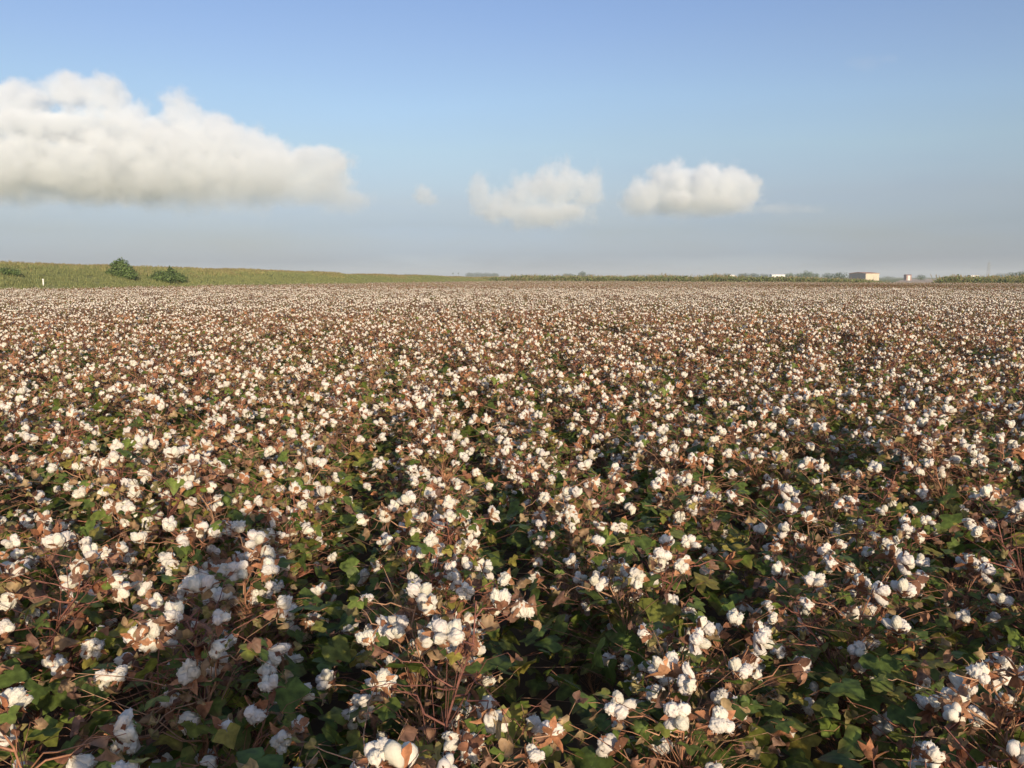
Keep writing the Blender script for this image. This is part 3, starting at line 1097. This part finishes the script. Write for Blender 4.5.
def on_levee(px, d):
    """point of the levee slope seen in column px at about d metres"""
    x = ground_x(px, d)
    best = min(((np.hypot(*(levee_point(s, w)[:2] - (x, d))), s, w) for s in np.linspace(1, 2.2, 600) for w in np.linspace(.5, 12, 30)), key=lambda q: q[0])
    return levee_point(best[1], best[2])


G2 = 'green shrubs on the embankment'
def big(lobes, k):
    return [tuple(k * q for q in l) for l in lobes]


p = on_levee(121, 81.5)
shrub('shrub', p, big([(0, 0, .7, .75, .6, .68), (-.5, .1, .5, .55, .5, .5), (.55, 0, .5, .55, .5, .5), (.12, 0, 1.1, .5, .45, .38), (-.3, 0, 1.0, .4, .4, .32), (-.8, 0, .3, .4, .4, .35), (.85, 0, .3, .4, .4, .3)], 1.32), 2400, .10, [tuple(1.2 * q for q in c) for c in DARK[1:2] + MIDG], 'tallest rounded dark green shrub standing on the embankment crest', 71, G2)
p = on_levee(177, 88)
shrub('shrub', p, big([(0, 0, .5, .5, .5, .5), (.45, 0, .32, .5, .5, .36), (-.1, 0, .85, .26, .3, .3), (.8, 0, .2, .4, .4, .25)], 1.3), 1300, .10, MIDG, 'upright green shrub to the right of the tallest shrub on the embankment', 72, G2)
p = on_levee(161, 85)
shrub('shrub', p, big([(0, 0, .4, .55, .5, .42), (.55, 0, .3, .5, .45, .35), (-.4, 0, .25, .4, .4, .3)], 1.5), 1500, .10, MIDG + [(0.13, .19, .06)], 'low spreading bright green shrub between two taller shrubs on the embankment', 73, G2)
p = on_levee(8, 70)
shrub('shrub', p, big([(0, 0, .35, .7, .5, .36), (.6, 0, .25, .55, .45, .28), (-.6, 0, .3, .6, .4, .3)], 0.95), 700, .085, MIDG, 'low scrubby shrub on the embankment at the left edge', 74, G2)


def tree(px, top, d, wpx, label, seed, cols=DARK, group='distant trees on the horizon', dy=0.0, name='tree', base=0.3):
    H = max(height_at(top, d), 2.0)
    W = wpx / FPX * d / 2
    r = np.random.default_rng(seed)
    t = empty(name, (ground_x(px, d), d + dy, -0.02))
    lobes = []
    nl = int(np.clip(round(2.2 * W / (H * .4)), 3, 9))
    for k in range(nl):
        x = W * 0.72 * (2 * (k + .5) / nl - 1) * r.uniform(.8, 1.1)
        hh = H * (1 - .28 * (x / W) ** 2) * r.uniform(.84, 1.0)
        rz = hh / 2 * r.uniform(.9, 1.08)
        lobes.append((x, r.uniform(-.3, .3) * W, hh - rz * .96, W * r.uniform(.34, .5) + .2, W * .45 + .3, rz))
    crown_mb(seed, lobes, int(np.clip(260 * W * H / 8, 500, 2600)), np.clip(.055 * H, .12, .42), cols).build('crown', M_TREE, t)
    trunk_mb(seed, H * .5, .035 * H, lobes).build('trunk', M_BARK, t)
    return tag(t, label, 'tree', group)


# (column, top row, distance, width in columns, label)
far = [
    (383, 273.6, 1500, 9, 'faint far tree, first speck on the horizon past the embankment'),
    (393, 273.4, 1500, 12, 'faint far tree beside the first speck past the embankment'),
    (408, 273.7, 1500, 16, 'wide flat faint tree left of the two hazy palms'),
    (470, 272.0, 1500, 10, 'hazy far tree with rounded top at the left end of the grey clump'),
    (478, 271.8, 1500, 12, 'hazy far tree second from left in the grey clump'),
    (487, 272.2, 1500, 13, 'hazy far tree third from left in the grey clump'),
    (495, 272.6, 1500, 9, 'hazy far tree at the right end of the grey clump'),
    (568, 273.0, 1000, 14, 'low hazy tree at the left of the small clump mid horizon'),
    (582, 271.2, 1000, 9, 'round topped tallest tree of the small clump mid horizon'),
    (590, 273.4, 1000, 9, 'low hazy tree right of the round topped tree mid horizon'),
    (653, 274.0, 900, 9, 'lone small dark tree standing alone mid horizon'),
    (716, 273.4, 800, 14, 'low tree at the left end of the tree line before the hidden white shed'),
    (727, 273.0, 800, 11, 'tree just left of the half hidden white shed'),
    (743, 272.4, 800, 13, 'tree just right of the half hidden white shed'),
    (754, 272.8, 800, 12, 'tree halfway between the two white sheds'),
    (764, 273.4, 780, 12, 'low tree just left of the wide white shed'),
    (789, 272.2, 620, 12, 'tree just right of the wide white shed'),
    (800, 272.0, 600, 13, 'mid green tree left of the tallest tree near the sheds'),
    (808, 270.6, 600, 12, 'tallest green tree between the wide white shed and the barn'),
    (816, 272.2, 600, 8, 'slim tree right of the tallest tree near the sheds'),
    (828, 271.8, 380, 15, 'squat dark tree at the left of the dark pair beside the barn'),
    (840, 270.6, 380, 15, 'rounded dark tree at the right of the dark pair beside the barn'),
    (851, 274.0, 470, 8, 'small bush like tree against the grey side of the barn'),
    (888, 275.6, 900, 14, 'faint low tree just right of the barn'),
    (921, 273.8, 420, 12, 'dark rounded tree beside the dirt track and red hut'),
    (967, 275.2, 620, 9, 'small tree left of the small white box shed'),
    (1000, 272.6, 420, 13, 'dark tree right of the thin mast'),
    (1011, 271.6, 420, 12, 'second dark tree right of the thin mast'),
    (1021, 269.6, 420, 16, 'tallest dark tree at the right edge'),
    (1036, 269.8, 480, 18, 'dark tree just past the right edge'),
]
for k, (px, top, d, w, lab) in enumerate(far):
    if px > 1030:
        continue
    tree(px, top, d, w, lab, 500 + k, MIDG if 780 < px < 820 else DARK)


def palm(px, top, d, label, seed):
    r = np.random.default_rng(seed)
    H = height_at(top, d)
    t = empty('palm_tree', (ground_x(px, d), d, -.02))
    mb = MB(); tube(mb, [(0, 0, -.2), (.1, 0, H * .5), (.2, 0, H * .86)], [.3, .22, .18], (0.14, 0.11, 0.08), 6)
    mb.build('trunk', M_BARK, t)
    mb = MB()
    for k in range(22):
        a = r.uniform(0, 6.28); el = r.uniform(-.7, 1.2); L = H * r.uniform(.2, .3)
        o = np.array((math.cos(a), math.sin(a), 0)); sd = np.array((-o[1], o[0], 0))
        c0 = np.array((.2, 0, H * .86))
        pts = [c0 + o * L * s * math.cos(el) + np.array((0, 0, L * (s * math.sin(el) - .5 * s * s))) for s in (0, .5, 1)]
        w = L * .16
        mb.add([pts[0] - sd * w * .3, pts[0] + sd * w * .3, pts[1] + sd * w, pts[1] - sd * w, pts[2]], [(0, 1, 2, 3), (3, 2, 4)], DARK[k % 3], 0)
    mb.build('crown', M_TREE, t)
    tag(t, label, 'tree', 'distant trees on the horizon')


palm(453, 272.2, 1400, 'left of two tiny hazy palms beside the grey clump', 21)
palm(458.5, 272.4, 1400, 'right of two tiny hazy palms beside the grey clump', 22)


# ------------------------------------------------------------------ buildings and small things
def box_mb(mb, x0, x1, y0, y1, z0, z1, col, mat=0):
    v = [(x0, y0, z0), (x1, y0, z0), (x1, y1, z0), (x0, y1, z0), (x0, y0, z1), (x1, y0, z1), (x1, y1, z1), (x0, y1, z1)]
    mb.add(v, [(0, 3, 2, 1), (4, 5, 6, 7), (0, 1, 5, 4), (1, 2, 6, 5), (2, 3, 7, 6), (3, 0, 4, 7)], col, mat)


def gable(mb, x0, x1, y0, y1, z, rise, over, col):
    ym = (y0 + y1) / 2
    t = .12
    for ya, yb in ((y0 - over, ym), (y1 + over, ym)):
        v = [(x0 - over, ya, z - over * rise / (ym - y0)), (x1 + over, ya, z - over * rise / (ym - y0)), (x1 + over, yb, z + rise), (x0 - over, yb, z + rise)]
        v += [(a, b, c + t) for a, b, c in v]
        mb.add(v, [(0, 1, 2, 3), (4, 7, 6, 5), (0, 4, 5, 1), (1, 5, 6, 2), (2, 6, 7, 3), (3, 7, 4, 0)], col)


def ribbed_wall(mb, x0, x1, y, z0, z1, col, axis='x', n=14):
    """upright metal ribs standing 4 cm proud of a wall"""
    for k in range(n):
        c = x0 + (x1 - x0) * (k + .5) / n
        if axis == 'x':
            box_mb(mb, c - .05, c + .05, y - .04, y + .002, z0, z1, col)
        else:
            box_mb(mb, y - .04, y + .002, c - .05, c + .05, z0, z1, col)


# cream barn, its near corner towards us: lit front on the right, shaded grey side on the left
d = 420
c = ground_x(866, d)
Hb = height_at(273.4, d)
t = empty('barn', (c, d, -.02), R(38))
W1, W2 = 12.6, 9.2           # front runs to the right, side runs back to the left
mb = MB(); box_mb(mb, 0, W1, 0, W2, 0, Hb, (0.60, 0.53, 0.41))
ribbed_wall(mb, 0.1, W1 - .1, 0, 0.02, Hb - .02, (0.62, 0.55, 0.43))
mb.build('wall', M_PAINT, t, False)
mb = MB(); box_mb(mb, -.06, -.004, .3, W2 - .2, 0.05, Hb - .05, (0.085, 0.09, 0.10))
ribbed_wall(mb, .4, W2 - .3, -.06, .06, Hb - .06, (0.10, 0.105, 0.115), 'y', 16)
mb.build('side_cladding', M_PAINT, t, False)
mb = MB(); gable(mb, 0, W1, 0, W2, Hb + .005, .55, .25, (0.40, 0.20, 0.13)); mb.build('roof', M_PAINT, t, False)
mb = MB(); box_mb(mb, W1 * .55, W1 * .8, -.09, -.045, 0, Hb * .7, (0.54, 0.48, 0.38)); dd = mb.build('door', M_PAINT, t, False)
mb = MB(); box_mb(mb, W1 * .57, W1 * .58 + .08, -.14, -.092, Hb * .3, Hb * .38, (0.1, 0.1, 0.1)); mb.build('handle', M_PAINT, dd, False)
tag(t, 'cream barn with dark grey side and reddish roof at the end of the field', 'barn')


def shed(px0, px1, top, d, col, roofc, label, rz=0.0, depth=5.0):
    x0, x1 = ground_x(px0, d), ground_x(px1, d)
    t = empty('shed', ((x0 + x1) / 2, d, -.02), rz)
    w = (x1 - x0) / 2; H = height_at(top, d)
    mb = MB(); box_mb(mb, -w, w, 0, depth, 0, H - .35, col); ribbed_wall(mb, -w + .1, w - .1, 0, .02, H - .4, col, n=12); mb.build('wall', M_PAINT, t, False)
    mb = MB(); gable(mb, -w, w, 0, depth, H - .345, .35, .2, roofc); mb.build('roof', M_PAINT, t, False)
    mb = MB(); box_mb(mb, -.6, .6, -.08, -.045, 0, 2.0, tuple(np.array(col) * .8)); mb.build('door', M_PAINT, t, False)
    return tag(t, label, 'shed')


shed(772, 785, 274.3, 520, (0.8, 0.8, 0.78), (0.74, 0.75, 0.75), 'wide white shed with pale roof between the trees')
shed(730, 735, 274.6, 760, (0.74, 0.75, 0.74), (0.7, 0.7, 0.7), 'small white shed half hidden in the far tree line')
shed(971, 979, 275.0, 560, (0.8, 0.8, 0.78), (0.72, 0.72, 0.7), 'small white box shed left of the thin mast')
# hut with red walls and a white front panel
d = 430
t = empty('hut', (ground_x(909, d), d, -.02))
H = height_at(274.6, d)
mb = MB(); box_mb(mb, -1.3, 1.3, 0, 3, 0, H - .3, (0.30, 0.19, 0.16)); mb.build('wall', M_PAINT, t, False)
mb = MB(); box_mb(mb, -.6, .6, -.06, -.003, 0, H - .5, (0.6, 0.58, 0.55)); mb.build('door', M_PAINT, t, False)
mb = MB(); gable(mb, -1.3, 1.3, 0, 3, H - .295, .3, .15, (0.28, 0.18, 0.15)); mb.build('roof', M_PAINT, t, False)
tag(t, 'small red hut with white front beside the dirt track', 'hut')

# thin lattice mast
d = 560
t = empty('mast', (ground_x(988, d), d, -.02))
H = height_at(262.5, d)
mb = MB()
for sx in (-1, 1):
    for sy in (-1, 1):
        tube(mb, [(sx * .75, sy * .75, 0), (sx * .5, sy * .5, H)], [.09, .07], (0.3, 0.31, 0.32), 5)
mb.build('legs', M_PAINT, t, False).name = 'frame'
mb = MB()
nz = 9
for k in range(nz):
    z0, z1 = H * k / nz, H * (k + 1) / nz
    w0, w1 = .75 - .25 * k / nz, .75 - .25 * (k + 1) / nz
    for a, b in (((-1, -1), (1, -1)), ((1, -1), (1, 1)), ((1, 1), (-1, 1)), ((-1, 1), (-1, -1))):
        tube(mb, [(a[0] * w0, a[1] * w0, z0), (b[0] * w1, b[1] * w1, z1)], [.04, .04], (0.3, 0.31, 0.32), 4)
mb.build('bracing', M_PAINT, t, False)
mb = MB(); tube(mb, [(0, 0, H), (0, 0, H + 1.6)], [.06, .03], (0.3, 0.31, 0.32), 5); mb.build('antenna', M_PAINT, t, False)
tag(t, 'thin grey lattice mast standing alone above the verge', 'mast')

# white marker post at the foot of the embankment
s_ = min(np.linspace(1, 2.6, 800), key=lambda s: abs(512 + FPX * levee_point(s, 3.4)[0] / max(levee_point(s, 3.4)[1], 1) - 46.5))
p = levee_point(s_, 3.4)
t = empty('marker_post', p)
mb = MB(); tube(mb, [(0, 0, -.2), (0, 0, .25), (0, 0, .56)], [.055, .055, .055], (0.8, 0.8, 0.78), 8); mb.build('post', M_PAINT, t)
mb = MB(); v, f = ico(1); mb.add(v * (.075, .075, .06) + (0, 0, .58), f, (0.82, 0.82, 0.8)); mb.build('cap', M_PAINT, t)
tag(t, 'short white marker post in the grass at the embankment foot', 'post')


# ------------------------------------------------------------------ clouds
def cloud(label, d, lobes_px, dens, noise_m, amp, thick=0.8, step=0.5, edge=0.35, base=(0.10, 0.5)):
    """lobes_px: (column, row, half width, half height) in the picture at d metres; a body of air with an even white vapour
    whose density follows the lobes and is broken up by noise, in the cloud's own coordinates"""
    L = []
    for (cx, cy_, rx, ry) in lobes_px:
        x = (cx - 512) / FPX * d; z = (HORIZON - cy_) / FPX * d
        L.append((x, z, rx / FPX * d, ry / FPX * d))
    L = np.array(L)
    ctr = np.array((L[:, 0].mean(), d, L[:, 1].mean()))
    x0, x1 = (L[:, 0] - L[:, 2] * 1.35).min(), (L[:, 0] + L[:, 2] * 1.35).max()
    z0, z1 = max((L[:, 1] - L[:, 3] * 1.4).min(), 60), (L[:, 1] + L[:, 3] * 1.4).max()
    dep = max(L[:, 2].max(), 1.2 * L[:, 3].max()) * thick * 1.35
    mb = MB(); box_mb(mb, x0 - ctr[0], x1 - ctr[0], -dep, dep, z0 - ctr[2], z1 - ctr[2], (1, 1, 1))
    m, n, l = new_mat('cloud_vapour')
    out = n.new('ShaderNodeOutputMaterial')
    tc = n.new('ShaderNodeTexCoord')
    # warp
    acc = None
    r = np.random.default_rng(len(lobes_px))
    nzw = n.new('ShaderNodeTexNoise'); nzw.inputs['Scale'].default_value = 1 / (noise_m * 2.2); nzw.inputs['Detail'].default_value = 2
    l.new(tc.outputs['Object'], nzw.inputs['Vector'])
    sb = n.new('ShaderNodeVectorMath'); sb.operation = 'SUBTRACT'; sb.inputs[1].default_value = (.5, .5, .5)
    l.new(nzw.outputs['Color'], sb.inputs[0])
    wa = n.new('ShaderNodeVectorMath'); wa.operation = 'MULTIPLY_ADD'; wa.inputs[1].default_value = (noise_m * .55,) * 3
    l.new(sb.outputs[0], wa.inputs[0]); l.new(tc.outputs['Object'], wa.inputs[2])
    for (x, z, rx, rz) in L:
        ry = max(rx, rz) * thick
        s = n.new('ShaderNodeVectorMath'); s.operation = 'SUBTRACT'; s.inputs[1].default_value = (x - ctr[0], r.uniform(-.2, .2) * ry, z - ctr[2])
        l.new(wa.outputs[0], s.inputs[0])
        mlt = n.new('ShaderNodeVectorMath'); mlt.operation = 'MULTIPLY'; mlt.inputs[1].default_value = (1 / rx, 1 / ry, 1 / rz)
        l.new(s.outputs[0], mlt.inputs[0])
        ln = n.new('ShaderNodeVectorMath'); ln.operation = 'LENGTH'; l.new(mlt.outputs[0], ln.inputs[0])
        if acc is None:
            acc = ln.outputs['Value']
        else:
            mn = n.new('ShaderNodeMath'); mn.operation = 'SMOOTH_MIN'; mn.inputs[2].default_value = 0.25
            l.new(acc, mn.inputs[0]); l.new(ln.outputs['Value'], mn.inputs[1])
            acc = mn.outputs[0]
    nz = n.new('ShaderNodeTexNoise'); nz.inputs['Scale'].default_value = 1 / noise_m; nz.inputs['Detail'].default_value = 6; nz.inputs['Roughness'].default_value = .7
    l.new(tc.outputs['Object'], nz.inputs['Vector'])
    ma = n.new('ShaderNodeMath'); ma.operation = 'MULTIPLY_ADD'; ma.inputs[1].default_value = amp; ma.inputs[2].default_value = 1 - amp * .5
    l.new(nz.outputs['Fac'], ma.inputs[0])
    df = n.new('ShaderNodeMath'); df.operation = 'SUBTRACT'; l.new(ma.outputs[0], df.inputs[0]); l.new(acc, df.inputs[1])
    mr = n.new('ShaderNodeMapRange'); mr.interpolation_type = 'SMOOTHSTEP'
    mr.inputs['From Min'].default_value = 0.0; mr.inputs['From Max'].default_value = edge
    mr.inputs['To Min'].default_value = 0.0; mr.inputs['To Max'].default_value = dens
    l.new(df.outputs[0], mr.inputs['Value'])
    # thinner towards the base, where the vapour dissolves
    sz = n.new('ShaderNodeSeparateXYZ'); l.new(wa.outputs[0], sz.inputs[0])
    zb = (L[:, 1] - L[:, 3]).min() - ctr[2]; zt = (L[:, 1] + L[:, 3]).max() - ctr[2]
    mb_ = n.new('ShaderNodeMapRange'); mb_.interpolation_type = 'SMOOTHSTEP'
    mb_.inputs['From Min'].default_value = zb; mb_.inputs['From Max'].default_value = zb + base[1] * (zt - zb)
    mb_.inputs['To Min'].default_value = base[0]; mb_.inputs['To Max'].default_value = 1.0
    l.new(sz.outputs['Z'], mb_.inputs['Value'])
    dm = n.new('ShaderNodeMath'); dm.operation = 'MULTIPLY'; l.new(mr.outputs[0], dm.inputs[0]); l.new(mb_.outputs[0], dm.inputs[1])
    pv = n.new('ShaderNodeVolumePrincipled')
    pv.inputs['Color'].default_value = (0.935, 0.97, 1.0, 1)
    pv.inputs['Anisotropy'].default_value = 0.0
    l.new(dm.outputs[0], pv.inputs['Density'])
    l.new(pv.outputs[0], out.inputs['Volume'])
    try:
        m.cycles.volume_step_rate = 45.0 / (0.1 * max(x1 - x0, 2 * dep, z1 - z0))
    except Exception:
        pass
    m.volume_intersection_method = 'ACCURATE' if hasattr(m, 'volume_intersection_method') else None
    o = mb.build('cloud', m, None, False)
    o.location = ctr
    return tag(o, label, 'cloud', 'white cumulus clouds')


D = 6000.0
cloud('long bright cumulus bank at the left with stepped puffy tops', D,
      [(25, 174, 80, 38), (100, 176, 84, 40), (185, 178, 80, 42), (255, 186, 66, 34), (315, 192, 52, 26), (352, 200, 30, 14), (150, 150, 60, 34), (230, 160, 50, 34), (300, 172, 40, 26),
       (35, 106, 36, 20), (85, 100, 32, 21), (120, 106, 28, 24), (192, 120, 29, 24), (215, 138, 38, 27), (270, 158, 34, 22), (332, 164, 26, 16), (-45, 150, 70, 60), (140, 136, 36, 28), (60, 132, 70, 18)],
      0.0105, 190, 2.3, edge=0.46)
cloud('tiny faint wisp of cloud right of the long bank', D, [(424, 196, 13, 11), (432, 202, 10, 7)], 0.010, 90, 2.2, edge=0.7, base=(.6, .4))
cloud('ragged cloud in the middle joined by thin vapour to a small left fragment', D,
      [(478, 196, 14, 20), (500, 204, 26, 14), (525, 194, 28, 19), (556, 188, 36, 27), (582, 192, 24, 25), (545, 216, 46, 15), (505, 212, 30, 12), (558, 170, 17, 13)], 0.006, 140, 3.0, edge=0.55, base=(0.4, 0.3))
cloud('compact bright cumulus right of the middle cloud', D,
      [(640, 202, 26, 20), (672, 190, 36, 27), (706, 190, 40, 29), (735, 192, 22, 24), (690, 208, 64, 14)], 0.011, 150, 2.3, edge=0.46)
cloud('very faint flat streak of vapour trailing from the compact cumulus', D, [(770, 211, 34, 7), (800, 212, 20, 5)], 0.0016, 150, 2.0, edge=0.9, base=(1, 1))
cloud('barely visible wisp high in the right of the sky', D, [(850, 73, 22, 9), (872, 70, 14, 6)], 0.0007, 160, 2.2, edge=1.0, base=(1, 1))

# ------------------------------------------------------------------ the photographer, whose shadow lies over the nearest plants
def skin_body(name, joints, bones, mat, parent=None, sub=2):
    """one continuous surface grown over a skeleton: joints {name: (x, y, z, radius across, radius deep)}"""
    keys = list(joints)
    me = bpy.data.meshes.new(name)
    me.from_pydata([joints[k][:3] for k in keys], [(keys.index(a), keys.index(b)) for a, b in bones], [])
    me.materials.append(mat)
    o = link(bpy.data.objects.new(name, me), parent)
    md = o.modifiers.new('skin', 'SKIN'); md.use_smooth_shade = True
    for k, sv in zip(keys, me.skin_vertices[0].data):
        sv.radius = joints[k][3:5]
        sv.use_root = k == keys[0]
    md = o.modifiers.new('subdivision', 'SUBSURF'); md.levels = sub; md.render_levels = sub
    return o


def plain_mat(name, col, rough=.7):
    m, n, l = new_mat(name)
    out = n.new('ShaderNodeOutputMaterial'); p = n.new('ShaderNodeBsdfPrincipled'); p.inputs['Roughness'].default_value = rough
    nz = n.new('ShaderNodeTexNoise'); nz.inputs['Scale'].default_value = 40
    mx = n.new('ShaderNodeMix'); mx.data_type = 'RGBA'
    mx.inputs['A'].default_value = (*[q * .85 for q in col], 1); mx.inputs['B'].default_value = (*[q * 1.12 for q in col], 1)
    l.new(nz.outputs['Fac'], mx.inputs['Factor']); l.new(mx.outputs['Result'], p.inputs['Base Color']); l.new(p.outputs[0], out.inputs['Surface'])
    return m


M_SKIN, M_SHIRT, M_DENIM, M_HAIR, M_SHOE = (plain_mat('skin', (.45, .27, .19), .5), plain_mat('shirt_cloth', (.35, .38, .42)), plain_mat('denim', (.05, .07, .13)),
                                            plain_mat('hair', (.03, .02, .015), .5), plain_mat('shoe_leather', (.06, .045, .035), .5))
per = empty('person', (0.0, -0.46, 0.0))
J = {'pelvis': (0, 0, .95, .15, .11), 'waist': (0, .01, 1.10, .135, .10), 'chest': (0, .0, 1.32, .155, .105), 'neck0': (0, .0, 1.46, .06, .06), 'neck1': (0, .02, 1.53, .055, .055),
     'jaw': (0, .05, 1.60, .062, .075), 'skull': (0, .035, 1.68, .078, .095), 'crown': (0, .02, 1.75, .055, .07)}
B = [('pelvis', 'waist'), ('waist', 'chest'), ('chest', 'neck0'), ('neck0', 'neck1'), ('neck1', 'jaw'), ('jaw', 'skull'), ('skull', 'crown')]
for sd, nm in ((-1, 'L'), (1, 'R')):
    J.update({nm + 'hip': (sd * .10, 0, .88, .095, .095), nm + 'knee': (sd * .11, .02, .49, .062, .062), nm + 'ankle': (sd * .12, -.02, .09, .042, .045), nm + 'toe': (sd * .14, .15, .04, .042, .03),
              nm + 'shoulder': (sd * .19, 0, 1.42, .062, .062), nm + 'elbow': (sd * .24, .17, 1.27, .043, .043), nm + 'wrist': (sd * .115, .365, 1.60, .028, .026), nm + 'palm': (sd * .092, .385, 1.67, .036, .016), nm + 'knuckle': (sd * .09, .392, 1.715, .038, .013)})
    B += [('pelvis', nm + 'hip'), (nm + 'hip', nm + 'knee'), (nm + 'knee', nm + 'ankle'), (nm + 'ankle', nm + 'toe'), ('chest', nm + 'shoulder'), (nm + 'shoulder', nm + 'elbow'), (nm + 'elbow', nm + 'wrist'), (nm + 'wrist', nm + 'palm'), (nm + 'palm', nm + 'knuckle')]
    for f in range(4):
        z = 1.70 + .021 * f
        ln = (.9, 1.05, 1.0, .8)[f]
        J[f'{nm}f{f}a'] = (sd * .088, .402 + .004 * f, z, .009, .009); J[f'{nm}f{f}b'] = (sd * (.088 - .022 * ln), .424, z + .006, .0085, .0085); J[f'{nm}f{f}c'] = (sd * (.088 - .042 * ln), .421, z + .008, .0075, .0075)
        B += [(nm + 'knuckle', f'{nm}f{f}a'), (f'{nm}f{f}a', f'{nm}f{f}b'), (f'{nm}f{f}b', f'{nm}f{f}c')]
    J[nm + 'th1'] = (sd * .075, .375, 1.70, .011, .011); J[nm + 'th2'] = (sd * .052, .385, 1.72, .0095, .0095); J[nm + 'th3'] = (sd * .034, .395, 1.735, .008, .008)
    B += [(nm + 'palm', nm + 'th1'), (nm + 'th1', nm + 'th2'), (nm + 'th2', nm + 'th3')]
skin_body('body', J, B, M_SKIN, per)
sh = {'belly': (0, .0, .97, .17, .125), 'waist': (0, .01, 1.10, .155, .12), 'chest': (0, 0, 1.32, .175, .125), 'collar': (0, 0, 1.455, .085, .08)}
sb = [('belly', 'waist'), ('waist', 'chest'), ('chest', 'collar')]
for sd, nm in ((-1, 'L'), (1, 'R')):
    sh.update({nm + 's': (sd * .195, 0, 1.42, .08, .08), nm + 'e': (sd * .225, .11, 1.32, .066, .066)}); sb += [('chest', nm + 's'), (nm + 's', nm + 'e')]
skin_body('shirt', sh, sb, M_SHIRT, per)
tr, tb = {'seat': (0, 0, .96, .163, .122)}, []
for sd, nm in ((-1, 'L'), (1, 'R')):
    tr.update({nm + 'h': (sd * .10, 0, .86, .112, .112), nm + 'k': (sd * .11, .02, .49, .08, .08), nm + 'a': (sd * .12, -.02, .12, .07, .07)}); tb += [('seat', nm + 'h'), (nm + 'h', nm + 'k'), (nm + 'k', nm + 'a')]
skin_body('trousers', tr, tb, M_DENIM, per)
mb = MB(); v, f = ico(3)
f = np.array([q for q in f if v[q].mean(0)[2] > -.05 + .75 * max(v[q].mean(0)[1], 0)])
mb.add(v * (.088, .112, .105) * (1 + .03 * wob(v, 3, 9))[:, None] + (0, .02, 1.69), f, (1, 1, 1)); mb.build('hair', M_HAIR, per)
for sd in (-1, 1):
    mb = MB(); v, f = ico(2); mb.add(v * (.05, .135, .045) * (1, 1, 1) + (sd * .13, .06, .045), f, (1, 1, 1)); mb.build('shoe', M_SHOE, per)
    mb = MB(); v, f = ico(2); mb.add(v * .012 + (sd * .031, .122, 1.665), f, (.7, .7, .68)); mb.build('eye', M_PAINT, per)
    mb = MB(); mb.add(v * (.012, .022, .032) + (sd * .083, .03, 1.655), f, (1, 1, 1)); mb.build('ear', M_SKIN, per)
mb = MB(); mb.add(v * (.013, .022, .024) + (0, .135, 1.635), f, (1, 1, 1)); mb.build('nose', M_SKIN, per)
mb = MB(); mb.add(v * (.026, .008, .009) + (0, .122, 1.59), f, (.35, .14, .12)); mb.build('mouth', M_PAINT, per)
tag(per, 'person in grey shirt and jeans standing at the field edge holding up a phone', 'person')
ph = empty('phone', (0, -0.058, 1.742))
mb = MB(); box_mb(mb, -.07, .07, -.004, .004, -.035, .035, (.03, .03, .035)); mb.build('case', M_PAINT, ph, False)
mb = MB(); box_mb(mb, -.06, .06, -.0055, -.0045, -.031, .031, (.02, .02, .025)); mb.build('screen', M_PAINT, ph, False)
tag(ph, 'dark phone held level in both hands of the standing person', 'phone')

# ------------------------------------------------------------------ air
mb = MB(); box_mb(mb, -3200, 3200, -600, 3200, -1.05, 22.0, (1, 1, 1))
m, n, l = new_mat('thin_haze')
out = n.new('ShaderNodeOutputMaterial')
pv = n.new('ShaderNodeVolumePrincipled')
pv.inputs['Color'].default_value = (0.80, 0.87, 0.95, 1)
pv.inputs['Density'].default_value = 0.0004
pv.inputs['Anisotropy'].default_value = 0.0
l.new(pv.outputs[0], out.inputs['Volume'])
hz = mb.build('haze', m, None, False)
tag(hz, 'thin pale haze lying over the plain', 'haze', kind='stuff')
